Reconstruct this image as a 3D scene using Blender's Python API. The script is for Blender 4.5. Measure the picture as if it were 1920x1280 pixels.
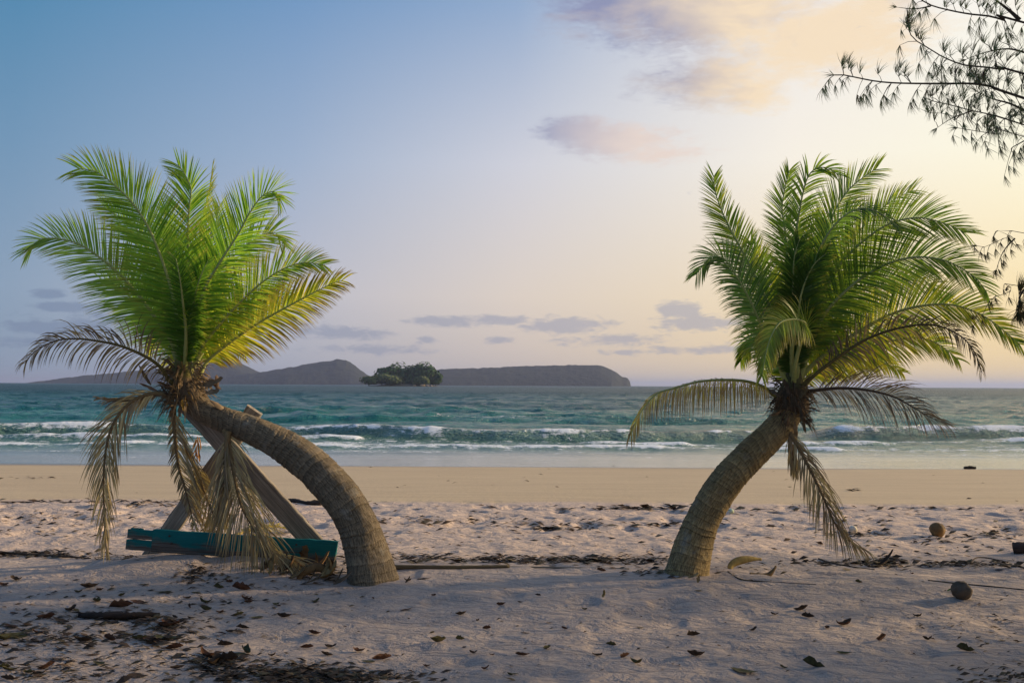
import bpy, bmesh, math, random
import numpy as np
from mathutils import Vector, Matrix, Quaternion
for o in list(bpy.data.objects): bpy.data.objects.remove(o)
S = bpy.context.scene
COL = S.collection
R = math.radians
rnd = random.Random(11)

# ------------------------------------------------------------------ camera
F_PX = 1884.0
CAM_H = 1.7
PITCH = math.atan(82 / F_PX)
ROLL = math.atan(10 / 1920)
WZ = -0.6                       # water level
FW = Vector((0, math.cos(PITCH), math.sin(PITCH)))
R0 = Vector((1, 0, 0)); U0 = Vector((0, -math.sin(PITCH), math.cos(PITCH)))
RT = R0 * math.cos(ROLL) + U0 * math.sin(ROLL)
UP = U0 * math.cos(ROLL) - R0 * math.sin(ROLL)
CP = Vector((0, 0, CAM_H))
cd = bpy.data.cameras.new('camera'); cam = bpy.data.objects.new('camera', cd); COL.objects.link(cam)
cd.sensor_width = 36; cd.lens = 36 * F_PX / 1920; cd.clip_start = 0.05; cd.clip_end = 60000
M = Matrix(((RT.x, UP.x, -FW.x, CP.x), (RT.y, UP.y, -FW.y, CP.y), (RT.z, UP.z, -FW.z, CP.z), (0, 0, 0, 1)))
cam.matrix_world = M
S.camera = cam
S.render.resolution_x = 1024; S.render.resolution_y = 682

# ------------------------------------------------------------------ light, sky
SUN_AZ, SUN_EL = 74.0, 16.0     # azimuth measured from the view direction towards the right
sd = bpy.data.lights.new('sun', 'SUN'); so = bpy.data.objects.new('sun', sd); COL.objects.link(so)
sd.energy = 5.0; sd.angle = R(2.0); sd.color = (1.0, 0.76, 0.46)
sdir = Vector((math.sin(R(SUN_AZ)) * math.cos(R(SUN_EL)), math.cos(R(SUN_AZ)) * math.cos(R(SUN_EL)), math.sin(R(SUN_EL))))
so.rotation_euler = sdir.to_track_quat('Z', 'Y').to_euler()
S.view_settings.view_transform = 'Standard'; S.view_settings.look = 'None'
S.view_settings.exposure = 0.0; S.view_settings.gamma = 1; S.view_settings.use_curve_mapping = False

def lin(c):
    return tuple(((v / 255) / 12.92 if v / 255 <= 0.04045 else (((v / 255) + 0.055) / 1.055) ** 2.4) for v in c) + (1,)

class NG:
    def __init__(s, nt): s.nt = nt; s.n = nt.nodes; s.l = nt.links
    def put(s, sock, v):
        if isinstance(v, bpy.types.NodeSocket): s.l.new(v, sock)
        else: sock.default_value = v
    def new(s, t, **kw):
        n = s.n.new(t)
        for k, v in kw.items(): setattr(n, k, v)
        return n
    def m(s, op, a, b=0.0, c=0.0, clamp=False):
        n = s.new('ShaderNodeMath', operation=op, use_clamp=clamp)
        s.put(n.inputs[0], a); s.put(n.inputs[1], b)
        if op in ('MULTIPLY_ADD', 'SMOOTH_MAX', 'SMOOTH_MIN', 'WRAP'): s.put(n.inputs[2], c)
        return n.outputs[0]
    def rng(s, v, a, b, c=0.0, d=1.0, smooth=False):
        n = s.new('ShaderNodeMapRange'); n.interpolation_type = 'SMOOTHSTEP' if smooth else 'LINEAR'
        s.put(n.inputs[0], v)
        for i, x in enumerate((a, b, c, d)): s.put(n.inputs[i + 1], x)
        return n.outputs[0]
    def mix(s, f, a, b, bt='MIX'):
        n = s.new('ShaderNodeMix', data_type='RGBA', blend_type=bt)
        s.put(n.inputs[0], f); s.put(n.inputs[6], a); s.put(n.inputs[7], b)
        return n.outputs[2]
    def ramp(s, v, stops, interp='LINEAR'):
        n = s.new('ShaderNodeValToRGB'); s.put(n.inputs[0], v); e = n.color_ramp.elements
        n.color_ramp.interpolation = interp
        while len(e) < len(stops): e.new(0.5)
        for i, (p, c) in enumerate(stops): e[i].position = p; e[i].color = c
        return n.outputs[0]
    def noise(s, vec, scale, detail=3, rough=0.5, dist=0.0):
        n = s.new('ShaderNodeTexNoise')
        if vec is not None: s.put(n.inputs['Vector'], vec)
        s.put(n.inputs['Scale'], scale); s.put(n.inputs['Detail'], detail); s.put(n.inputs['Roughness'], rough); s.put(n.inputs['Distortion'], dist)
        return n.outputs[0]
    def comb(s, x, y, z=0.0):
        n = s.new('ShaderNodeCombineXYZ'); s.put(n.inputs[0], x); s.put(n.inputs[1], y); s.put(n.inputs[2], z); return n.outputs[0]
    def sep(s, v):
        n = s.new('ShaderNodeSeparateXYZ'); s.put(n.inputs[0], v); return n.outputs
    def attr(s, name):
        n = s.new('ShaderNodeAttribute', attribute_name=name); return n
    def vmul(s, v, k):
        n = s.new('ShaderNodeVectorMath', operation='MULTIPLY'); s.put(n.inputs[0], v); n.inputs[1].default_value = k; return n.outputs[0]
    def bump(s, h, strength, dist, nrm=None):
        n = s.new('ShaderNodeBump'); s.put(n.inputs['Height'], h); n.inputs['Strength'].default_value = strength; n.inputs['Distance'].default_value = dist
        if nrm is not None: s.put(n.inputs['Normal'], nrm)
        return n.outputs[0]

W = bpy.data.worlds.new('World'); S.world = W; W.use_nodes = True
W.node_tree.nodes.clear()
g = NG(W.node_tree)
tc = g.new('ShaderNodeTexCoord').outputs['Generated']
x, y, z = g.sep(tc)
DEG = 180 / math.pi
az = g.m('MULTIPLY', g.m('ARCTAN2', x, y), DEG)
el = g.m('MULTIPLY', g.m('ARCSINE', g.m('MINIMUM', g.m('MAXIMUM', z, -0.999), 0.999)), DEG)
dsun = g.m('ARCCOSINE', g.m('COSINE', g.m('MULTIPLY', g.m('SUBTRACT', az, SUN_AZ), 1 / DEG)))
t = g.m('DIVIDE', dsun, math.pi)
# colour of the sky by the angle from the sun's azimuth, at five elevations
def rr(*cs): return g.ramp(t, [(p, lin(c)) for p, c in zip((0.0, 0.245, 0.325, 0.41, 0.48, 0.56, 0.75, 1.0), cs)])
r0 = rr((255, 216, 145), (248, 212, 148), (238, 208, 160), (204, 188, 178), (165, 168, 180), (136, 152, 174), (104, 126, 158), (95, 118, 152))
r5 = rr((255, 226, 160), (253, 228, 172), (244, 222, 184), (222, 208, 196), (188, 188, 200), (136, 158, 183), (104, 134, 172), (95, 124, 164))
r12 = rr((255, 242, 200), (255, 250, 222), (248, 240, 226), (206, 207, 217), (156, 175, 202), (110, 147, 180), (86, 126, 172), (80, 118, 165))
r20 = rr((255, 250, 232), (254, 250, 240), (236, 232, 232), (146, 170, 203), (112, 150, 192), (72, 132, 172), (70, 116, 165), (66, 108, 158))
r90 = rr(*[(84, 122, 176)] * 8)
sky = g.mix(g.rng(el, 0.0, 5.0), r0, r5)
sky = g.mix(g.rng(el, 5.0, 12.5), sky, r12)
sky = g.mix(g.rng(el, 12.5, 21.0), sky, r20)
sky = g.mix(g.rng(el, 24.0, 75.0), sky, r90)
def px2ae(px, py):
    d = (FW * F_PX + RT * (px - 960) - UP * (py - 640)).normalized()
    return math.degrees(math.atan2(d.x, d.y)), math.degrees(math.asin(d.z))
PD = 1 / F_PX * DEG
nv = g.comb(g.m('MULTIPLY', az, 0.11), g.m('MULTIPLY', el, 0.26))
n1 = g.noise(nv, 1.6, 5, 0.55, 0.3)
n2 = g.noise(nv, 5.0, 6, 0.6, 0.4)
n3 = g.noise(g.comb(g.m('MULTIPLY', az, 0.16), g.m('MULTIPLY', el, 0.5)), 7.0, 7, 0.62, 0.5)
def clouds(blobs, k1, k2, lo, hi, k3=.8):
    tot = None
    for (bx, by, rx, ry, w) in blobs:
        a0, e0 = px2ae(bx, by)
        dx = g.m('DIVIDE', g.m('SUBTRACT', az, a0), rx * PD); dy = g.m('DIVIDE', g.m('SUBTRACT', el, e0), ry * PD)
        q = g.m('SUBTRACT', 1.0, g.m('SQRT', g.m('ADD', g.m('MULTIPLY', dx, dx), g.m('MULTIPLY', dy, dy))))
        q = g.m('MULTIPLY', g.m('MAXIMUM', q, -1.0), w)
        tot = q if tot is None else g.m('SMOOTH_MAX', tot, q, 0.15)
    v = g.m('ADD', tot, g.m('MULTIPLY_ADD', n1, k1, -0.5 * k1))
    v = g.m('ADD', v, g.m('MULTIPLY_ADD', n2, k2, -0.5 * k2))
    v = g.m('ADD', v, g.m('MULTIPLY_ADD', n3, k3, -0.5 * k3))
    return g.rng(v, lo, hi, 0, 1, True)
hi_c = clouds([(1180, 5, 190, 55, 1.1), (1330, 30, 270, 85, 1.15), (1540, 70, 230, 85, 1.0), (1330, 150, 150, 62, 0.9), (1400, 175, 90, 40, .9), (1640, 10, 110, 60, .8), (2100, -120, 240, 90, .8), (1420, -60, 330, 100, 1.1)], 1.0, 0.8, -0.15, 0.75, .8)
mid_c = clouds([(1080, 245, 95, 30, 1.1), (1160, 262, 140, 38, 1.0), (1230, 290, 110, 22, .7)], 0.8, 0.9, -0.15, 0.7, 1.1)
low_c = clouds([(840, 602, 90, 13, 1.1), (930, 600, 90, 11, .8), (1060, 610, 100, 20, 1.05), (1272, 583, 48, 20, 1.1), (1300, 606, 90, 17, 1.05), (640, 624, 110, 13, .9),
                (118, 576, 64, 11, 1.3), (90, 551, 30, 10, 1.3), (135, 615, 110, 20, 1.1), (800, 638, 22, 9, 1), (935, 638, 30, 8, 1), (1150, 636, 110, 14, .8), (1320, 655, 150, 9, .7),
                (700, 655, 120, 9, .6), (1220, 660, 90, 7, .7), (60, 640, 120, 10, .6), (1480, 640, 130, 10, .6), (300, 600, 200, 16, .5),
                (2250, 600, 130, 18, 1.0), (2500, 570, 120, 20, 1.0), (-260, 590, 120, 15, .9), (-500, 560, 160, 20, 1.0), (-900, 540, 200, 25, 1)], 0.8, 1.2, -0.15, 0.6, 1.8)
warm = g.m('ADD', g.rng(az, px2ae(1120, 0)[0], px2ae(1430, 0)[0]), g.m('MULTIPLY_ADD', n1, 1.7, -0.85), clamp=True)
chi = g.mix(warm, lin((138, 142, 176)), lin((246, 222, 188)))
warm2 = g.m('ADD', g.rng(az, px2ae(1030, 0)[0], px2ae(1200, 0)[0]), g.m('MULTIPLY_ADD', n1, 0.8, -0.4), clamp=True)
cmid = g.mix(warm2, lin((156, 158, 184)), lin((232, 212, 200)))
clow = g.mix(0.28, g.mix(g.rng(az, -24, 4), lin((106, 124, 156)), lin((146, 152, 176))), sky)
sky = g.mix(g.m('MULTIPLY', hi_c, 0.92), sky, chi)
sky = g.mix(g.m('MULTIPLY', mid_c, 0.85), sky, cmid)
sky = g.mix(g.m('MULTIPLY', low_c, 0.8), sky, clow)
nish = g.new('ShaderNodeTexSky', sky_type='NISHITA'); nish.sun_disc = False
nish.sun_elevation = R(SUN_EL); nish.sun_rotation = R(SUN_AZ); nish.altitude = 0; nish.dust_density = 2.0
bg1 = g.new('ShaderNodeBackground'); g.put(bg1.inputs[0], sky); bg1.inputs[1].default_value = 1.0
bg2 = g.new('ShaderNodeBackground'); g.put(bg2.inputs[0], nish.outputs[0]); bg2.inputs[1].default_value = 0.006
ad = g.new('ShaderNodeAddShader'); g.l.new(bg1.outputs[0], ad.inputs[0]); g.l.new(bg2.outputs[0], ad.inputs[1])
wo = g.new('ShaderNodeOutputWorld'); g.l.new(ad.outputs[0], wo.inputs[0])

# ------------------------------------------------------------------ helpers
def ray(px, py): return (FW * F_PX + RT * (px - 960) - UP * (py - 640))
def at(px, py, Y):
    d = ray(px, py); return CP + d * (Y / d.y)
def sstep(a, b, v):
    t = np.clip((v - a) / (b - a), 0, 1); return t * t * (3 - 2 * t)
_tab = np.random.RandomState(5).rand(256, 256)
def vn(x, y):
    x = np.asarray(x, float); y = np.asarray(y, float)
    xi = np.floor(x).astype(int); yi = np.floor(y).astype(int); fx = x - xi; fy = y - yi
    fx = fx * fx * (3 - 2 * fx); fy = fy * fy * (3 - 2 * fy)
    a = _tab[xi % 256, yi % 256]; b = _tab[(xi + 1) % 256, yi % 256]; c = _tab[xi % 256, (yi + 1) % 256]; d = _tab[(xi + 1) % 256, (yi + 1) % 256]
    return (a * (1 - fx) + b * fx) * (1 - fy) + (c * (1 - fx) + d * fx) * fy
def fbm(x, y, o=4, r=0.5):
    s = 0; a = 1; n = 0
    for i in range(o):
        s = s + a * vn(x * 2 ** i + 17.3 * i, y * 2 ** i + 9.1 * i); n += a; a *= r
    return s / n
def ground_z(x, y):
    x = np.asarray(x, float); y = np.asarray(y, float)
    z = -0.0316 * np.clip(y - 9.6, 0, None)
    z = z - 0.05 * np.clip(y - 29, 0, None)
    # low crest at the edge of the dry foreground sand
    z = z + 0.05 * np.exp(-((y - 8.9 - 0.5 * (vn(x * 0.5, 3.3) - .5)) / 0.9) ** 2)
    z = z + 0.11 * np.exp(-((x + 2.75) / 1.0) ** 2 - ((y - 9.15) / 0.6) ** 2)
    z = z + 0.04 * (fbm(x * 0.35, y * 0.35, 2) - .5) * sstep(17, 12, y)
    for bx, by in ((-1.18, 8.45), (1.56, 8.85)): z = z + .015 * np.exp(-((x - bx) ** 2 + (y - by) ** 2) / .16)
    # dry foreground: soft wind and foot marks
    fg = sstep(10.2, 9.2, y)
    z = z + fg * (0.055 * (fbm(x * 1.5, y * 1.8 + x * .25, 3, .55) - .5))
    dimple = vn(x * 3.4 + 31, y * 3.8 + 7)
    z = z - fg * 0.028 * sstep(.58, .95, dimple)
    # trampled belt
    tr = sstep(9.2, 10.2, y) * sstep(17.0, 15.8, y + 0.8 * (vn(x * .8, y * .8) - .5))
    z = z + tr * (0.075 * (fbm(x * 2.6 + 5, y * 2.0, 3, .6) - .5) - 0.05 * sstep(.55, .9, vn(x * 4.1, y * 3.2 + 50)) * sstep(11, 13, y))
    z = z + 0.004 * (fbm(x * .8, y * .8, 2) - .5)
    return z
def gz(x, y): return float(ground_z(np.array([x]), np.array([y]))[0])
def on_ground(px, py, lift=0.0):
    d = ray(px, py); d = d / d.y
    ys = np.linspace(2.5, 30, 2200)
    zz = CAM_H + d.z * ys; gg = ground_z(d.x * ys, ys)
    i = int(np.argmax(zz < gg)) if (zz < gg).any() else len(ys) - 1
    Y = ys[i]; return Vector((d.x * Y, Y, gg[i] + lift))

def props(o, label=None, cat=None, group=None, kind=None):
    if label: o['label'] = label
    if cat: o['category'] = cat
    if group: o['group'] = group
    if kind: o['kind'] = kind
    return o
def mesh_obj(name, verts, faces, mat=None, parent=None, smooth=True, cols=None, attrs=None):
    me = bpy.data.meshes.new(name)
    if isinstance(verts, np.ndarray): verts = verts.tolist() if len(faces) < 2000 else verts
    me.from_pydata(verts, [], faces)
    if mat: me.materials.append(mat)
    if smooth: me.polygons.foreach_set('use_smooth', [True] * len(me.polygons))
    if cols is not None:
        a = me.color_attributes.new('Col', 'FLOAT_COLOR', 'POINT')
        c = np.ones((len(cols), 4), np.float32); c[:, :3] = np.array(cols)[:, :3]; a.data.foreach_set('color', c.ravel())
    for k, v in (attrs or {}).items():
        v = np.asarray(v, np.float32)
        if v.ndim == 1: a = me.attributes.new(k, 'FLOAT', 'POINT'); a.data.foreach_set('value', v)
        else: a = me.attributes.new(k, 'FLOAT_VECTOR', 'POINT'); a.data.foreach_set('vector', v.ravel())
    me.update()
    o = bpy.data.objects.new(name, me); COL.objects.link(o)
    if parent: o.parent = parent
    return o
def grid_mesh(name, X, Y, Z, mat, attrs=None, cols=None):
    nr, nc = X.shape
    v = np.stack([X, Y, Z], -1).reshape(-1, 3).astype(np.float32)
    i = np.arange((nr - 1) * (nc - 1)); r = i // (nc - 1); c = i % (nc - 1); a = r * nc + c
    q = np.stack([a, a + 1, a + nc + 1, a + nc], -1).astype(np.int32)
    me = bpy.data.meshes.new(name); me.vertices.add(len(v)); me.vertices.foreach_set('co', v.ravel())
    me.loops.add(q.size); me.loops.foreach_set('vertex_index', q.ravel())
    me.polygons.add(len(q)); me.polygons.foreach_set('loop_start', np.arange(len(q), dtype=np.int32) * 4)
    me.polygons.foreach_set('use_smooth', np.ones(len(q), bool))
    me.update(calc_edges=True); me.materials.append(mat)
    for k, w in (attrs or {}).items():
        at_ = me.attributes.new(k, 'FLOAT', 'POINT'); at_.data.foreach_set('value', w.astype(np.float32).ravel())
    if cols is not None:
        a = me.color_attributes.new('Col', 'FLOAT_COLOR', 'POINT'); a.data.foreach_set('color', cols.astype(np.float32).ravel())
    o = bpy.data.objects.new(name, me); COL.objects.link(o); return o
def empty(name, loc, **kw):
    o = bpy.data.objects.new(name, None); COL.objects.link(o); o.location = loc; o.empty_display_size = .1
    return props(o, **kw)
class MB:
    """collects shapes in world space; build() writes them relative to the origin given"""
    def __init__(s): s.v = []; s.f = []; s.c = []; s.tc = []
    def add(s, vs, fs, col=(1, 1, 1), tcs=None):
        b = len(s.v); s.v += [tuple(p) for p in vs]; s.f += [tuple(b + i for i in f) for f in fs]
        s.c += (col if isinstance(col, list) else [col] * len(vs)); s.tc += (tcs if tcs else [(0, 0, 0)] * len(vs))
    def tube(s, pts, rads, n=8, col=(1, 1, 1), cap=True, flat=1.0, wob=0.0):
        pts = [Vector(p) for p in pts]; k = len(pts); rings = []; cols = []
        t0 = (pts[1] - pts[0]).normalized(); ref = Vector((0, 0, 1)) if abs(t0.z) < .9 else Vector((0, 1, 0))
        u = t0.cross(ref).normalized()
        for i in range(k):
            T = (pts[min(i + 1, k - 1)] - pts[max(i - 1, 0)]).normalized()
            u = (u - T * u.dot(T)).normalized(); w = T.cross(u)
            r = rads[i] if not isinstance(rads, (int, float)) else rads
            for j in range(n):
                a = 2 * math.pi * j / n; rj = r * (1 + wob * (rnd.random() - .5))
                rings.append(pts[i] + u * math.cos(a) * rj + w * math.sin(a) * rj * flat)
            if isinstance(col, list): cols += [col[i]] * n
        fs = [(i * n + j, i * n + (j + 1) % n, (i + 1) * n + (j + 1) % n, (i + 1) * n + j) for i in range(k - 1) for j in range(n)]
        if cap: fs += [tuple(range(n - 1, -1, -1)), tuple((k - 1) * n + j for j in range(n))]
        s.add(rings, fs, cols if isinstance(col, list) else col)
    def build(s, name, mat, parent=None, smooth=True, **kw):
        o = mesh_obj(name, s.v, s.f, mat, None, smooth, s.c)
        if parent is not None:
            o.parent = parent; o.matrix_parent_inverse = Matrix.Translation(-parent.location)
        return props(o, **kw)
def spline(P, n):
    P = [Vector(p) for p in P]; out = []
    L = [0]
    for i in range(1, len(P)): L.append(L[-1] + (P[i] - P[i - 1]).length)
    for k in range(n):
        d = L[-1] * k / (n - 1); i = 0
        while i < len(P) - 2 and L[i + 1] < d: i += 1
        t = (d - L[i]) / max(1e-9, L[i + 1] - L[i])
        p0 = P[max(i - 1, 0)]; p1 = P[i]; p2 = P[i + 1]; p3 = P[min(i + 2, len(P) - 1)]
        out.append(0.5 * ((2 * p1) + (p2 - p0) * t + (2 * p0 - 5 * p1 + 4 * p2 - p3) * t * t + (3 * p1 - p0 - 3 * p2 + p3) * t ** 3))
    return out

# ------------------------------------------------------------------ materials
def material(name):
    m = bpy.data.materials.new(name); m.use_nodes = True; m.node_tree.nodes.clear()
    G = NG(m.node_tree); out = G.new('ShaderNodeOutputMaterial'); return m, G, out
def principled(G, out, col, rough=0.8, nrm=None, spec=0.3, **kw):
    p = G.new('ShaderNodeBsdfPrincipled'); G.put(p.inputs['Base Color'], col); G.put(p.inputs['Roughness'], rough)
    G.put(p.inputs['Specular IOR Level'], spec)
    if nrm is not None: G.put(p.inputs['Normal'], nrm)
    for k, v in kw.items(): G.put(p.inputs[k], v)
    G.l.new(p.outputs[0], out.inputs[0]); return p

def mat_sand():
    m, G, out = material('sand')
    pos = G.new('ShaderNodeNewGeometry').outputs['Position']
    damp = G.attr('damp').outputs['Fac']; wet = G.attr('wet').outputs['Fac']
    nA = G.noise(pos, 0.9, 4, .55); nB = G.noise(pos, 9.0, 5, .65); nC = G.noise(pos, 240.0, 2, .6); nD = G.noise(G.vmul(pos, (1, 2.6, 1)), 3.2, 4, .6)
    dry = G.mix(nA, (.42, .335, .285, 1), (.51, .41, .345, 1))
    dry = G.mix(G.rng(nB, .35, .7), dry, G.mix(.5, dry, (.30, .24, .21, 1)))
    dry = G.mix(G.rng(G.sep(pos)[1], 9.6, 11.0), dry, G.mix(1.0, dry, (1.30, 1.25, 1.20, 1), 'MULTIPLY'))
    speck = G.rng(nD, .60, .72, 0, .42)
    dry = G.mix(speck, dry, (.21, .165, .14, 1))
    grain = G.rng(nC, .3, .7, .84, 1.14)
    dp = G.mix(nA, (.52, .395, .245, 1), (.58, .445, .285, 1))
    dp = G.mix(G.rng(G.noise(G.vmul(pos, (.35, 2.2, 1)), 1.2, 4, .6), .4, .7, 0, .35), dp, (.40, .29, .20, 1))
    c = G.mix(damp, dry, dp)
    c = G.mix(wet, c, (.26, .20, .15, 1))
    hs = G.new('ShaderNodeHueSaturation'); G.put(hs.inputs['Color'], c); G.put(hs.inputs['Value'], grain)
    nE = G.noise(G.vmul(pos, (1, 1.7, 1)), 4.5, 5, .62, .4)
    fgm = G.rng(G.sep(pos)[1], 16.2, 17.2, 1, .05)
    b = G.bump(G.m('MULTIPLY', nE, fgm), 1.0, .085); b = G.bump(nB, .6, .022, b); b = G.bump(nC, .35, .004, b)
    bump = b
    rough = G.rng(wet, 0, 1, .92, .3)
    principled(G, out, hs.outputs[0], rough, bump, .25)
    return m
def mat_water():
    m, G, out = material('sea_water')
    pos = G.new('ShaderNodeNewGeometry').outputs['Position']
    col = G.attr('Col').outputs['Color']; foam = G.attr('foam').outputs['Fac']; chop = G.attr('chop').outputs['Fac']
    n1 = G.noise(G.vmul(pos, (.45, 1, 1)), 2.6, 4, .6, .3)
    n2 = G.noise(G.vmul(pos, (.5, 1, 1)), .7, 6, .72, .2)
    n3 = G.noise(G.vmul(pos, (.35, 1, 1)), .09, 7, .75, .2)
    far = G.rng(G.sep(pos)[1], 50, 600)
    h = G.m('ADD', G.m('MULTIPLY', n1, .35), G.m('ADD', G.m('MULTIPLY', n2, 1.9), G.m('MULTIPLY', n3, G.m('MULTIPLY', far, 9.0))))
    bn = G.new('ShaderNodeBump'); G.put(bn.inputs['Height'], h); G.put(bn.inputs['Strength'], chop); bn.inputs['Distance'].default_value = 1.0
    c2 = G.mix(G.rng(n2, .35, .7), col, G.mix(.25, col, (.0, .10, .10, 1)))
    w = G.new('ShaderNodeBsdfPrincipled'); G.put(w.inputs['Base Color'], c2); G.put(w.inputs['Roughness'], G.rng(G.sep(pos)[1], 40, 260, .12, .42)); w.inputs['IOR'].default_value = 1.33
    G.put(w.inputs['Normal'], bn.outputs[0])
    f = G.new('ShaderNodeBsdfPrincipled'); f.inputs['Base Color'].default_value = (.80, .82, .83, 1); f.inputs['Roughness'].default_value = .9
    nf = G.noise(G.vmul(pos, (.8, .8, 2.5)), 3.0, 6, .72, .4)
    fb = G.bump(nf, .9, .12); G.put(f.inputs['Normal'], fb)
    mask = G.rng(G.m('ADD', foam, G.m('MULTIPLY_ADD', nf, 2.6, -1.3)), .42, .85, 0, 1, True)
    mx = G.new('ShaderNodeMixShader'); G.put(mx.inputs[0], mask); G.l.new(w.outputs[0], mx.inputs[1]); G.l.new(f.outputs[0], mx.inputs[2])
    G.l.new(mx.outputs[0], out.inputs[0]); return m
def mat_leaf(name, trans=.5, rough=.45, k=1.0, tk=1.6):
    m, G, out = material(name)
    col = G.attr('Col').outputs['Color']
    pos = G.new('ShaderNodeNewGeometry').outputs['Position']
    n = G.noise(pos, 14, 3, .6)
    col = G.mix(G.rng(n, .35, .7, 0, .4), col, G.mix(1.0, col, (.62, .62, .5, 1), 'MULTIPLY'))
    p = G.new('ShaderNodeBsdfPrincipled'); G.put(p.inputs['Base Color'], col); p.inputs['Roughness'].default_value = rough; p.inputs['Specular IOR Level'].default_value = .35
    t = G.new('ShaderNodeBsdfTranslucent'); G.put(t.inputs[0], G.mix(1.0, col, (tk * 1.0, tk * 1.05, tk * .55, 1), 'MULTIPLY'))
    mx = G.new('ShaderNodeMixShader'); mx.inputs[0].default_value = trans; G.l.new(p.outputs[0], mx.inputs[1]); G.l.new(t.outputs[0], mx.inputs[2])
    G.l.new(mx.outputs[0], out.inputs[0]); return m
def mat_vcol(name, rough=.85, ns=20, amt=.5, bs=.4, bd=.01, spec=.25, stretch=(1, 1, 1)):
    m, G, out = material(name)
    col = G.attr('Col').outputs['Color']; pos = G.new('ShaderNodeTexCoord').outputs['Object']
    v = G.vmul(pos, stretch)
    n = G.noise(v, ns, 5, .65); n2 = G.noise(v, ns * .25, 3, .6)
    c = G.mix(G.rng(n, .3, .7, 0, amt), col, G.mix(1.0, col, (.4, .38, .36, 1), 'MULTIPLY'))
    c = G.mix(G.rng(n2, .4, .7, 0, amt * .6), c, G.mix(1.0, c, (1.35, 1.25, 1.0, 1), 'MULTIPLY'))
    principled(G, out, c, rough, G.bump(n, bs, bd), spec); return m
def mat_bark():
    m, G, out = material('palm_bark')
    tcv = G.attr('tc').outputs['Vector']; col = G.attr('Col').outputs['Color']
    pos = G.new('ShaderNodeNewGeometry').outputs['Position']
    fib = G.noise(G.vmul(tcv, (15, 3.2, 1)), 1.0, 5, .75)
    lump = G.noise(pos, 9, 4, .6); fine = G.noise(pos, 90, 3, .7)
    c = G.mix(G.rng(fib, .42, .58), (.075, .062, .045, 1), (.40, .34, .25, 1))
    c = G.mix(.38, c, G.mix(lump, (.17, .15, .095, 1), (.36, .30, .23, 1)))
    c = G.mix(1.0, c, col, 'MULTIPLY')
    c = G.mix(G.rng(fine, .55, .75, 0, .5), c, (.40, .37, .29, 1))
    c = G.mix(G.rng(G.noise(pos, 5, 4, .7), .56, .68, 0, .45), c, (.42, .40, .34, 1))
    b = G.bump(fib, 1.0, .03); b = G.bump(fine, .5, .008, b)
    principled(G, out, c, .9, b, .2); return m
SAND = mat_sand(); WATER = mat_water(); BARK = mat_bark()
LEAF = mat_leaf('palm_leaf', .55, .42, 1, 1.9); DRYLEAF = mat_leaf('dry_palm_leaf', .22, .7, 1, 1.0)
STEM = mat_vcol('palm_stem', .5, 30, .35, .2, .004); FIBRE = mat_vcol('palm_fibre', .95, 45, .7, .8, .01)
LITTER = mat_vcol('dry_leaf', .8, 40, .5, .3, .003); WOOD = mat_vcol('weathered_wood', .9, 9, .75, .8, .01, .2, (1, 1, 9))
HUSK = mat_vcol('coconut_husk', .8, 25, .55, .5, .006); NEEDLE = mat_leaf('needle_foliage', .3, .6, 1, 1.2)
ROCK = mat_vcol('rock', .9, .2, .5, .6, .5); CANOPY = mat_vcol('tree_canopy', .9, .15, .5, .3, .5)

def mat_hill():
    m, G, out = material('forested_hill')
    pos = G.new('ShaderNodeNewGeometry').outputs['Position']
    n = G.noise(pos, .03, 5, .7); n2 = G.noise(pos, .006, 3, .6)
    c = G.mix(n, (.012, .018, .020, 1), (.038, .044, .038, 1)); c = G.mix(G.rng(n2, .4, .7, 0, .5), c, (.035, .036, .028, 1))
    principled(G, out, c, .95, G.bump(n, 1.0, 14), .1); return m
HILL = mat_hill()

# ------------------------------------------------------------------ sand
tcol = np.concatenate([np.linspace(-3.6, -.62, 60)[:-1], np.linspace(-.62, .62, 560), np.linspace(.62, 3.6, 60)[1:]])
yrow = np.concatenate([np.linspace(-14, 3.2, 60)[:-1], 3.2 * (33 / 3.2) ** np.linspace(0, 1, 640), np.linspace(33.5, 60, 12)])
YY = np.repeat(yrow[:, None], len(tcol), 1); XX = tcol[None, :] * np.maximum(YY, 4.0)
ZZ = ground_z(XX, YY)
edge = 16.6 + 1.0 * (fbm(XX * .45, YY * .45, 3) - .5)
damp = sstep(0, 1, (YY - edge + .35) / .7)
wet = sstep(27.6, 28.9, YY + .8 * (vn(XX * .25, YY * .0) - .5))
props(grid_mesh('beach_sand', XX, YY, ZZ, SAND, {'damp': damp, 'wet': wet}), kind='structure')

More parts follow.
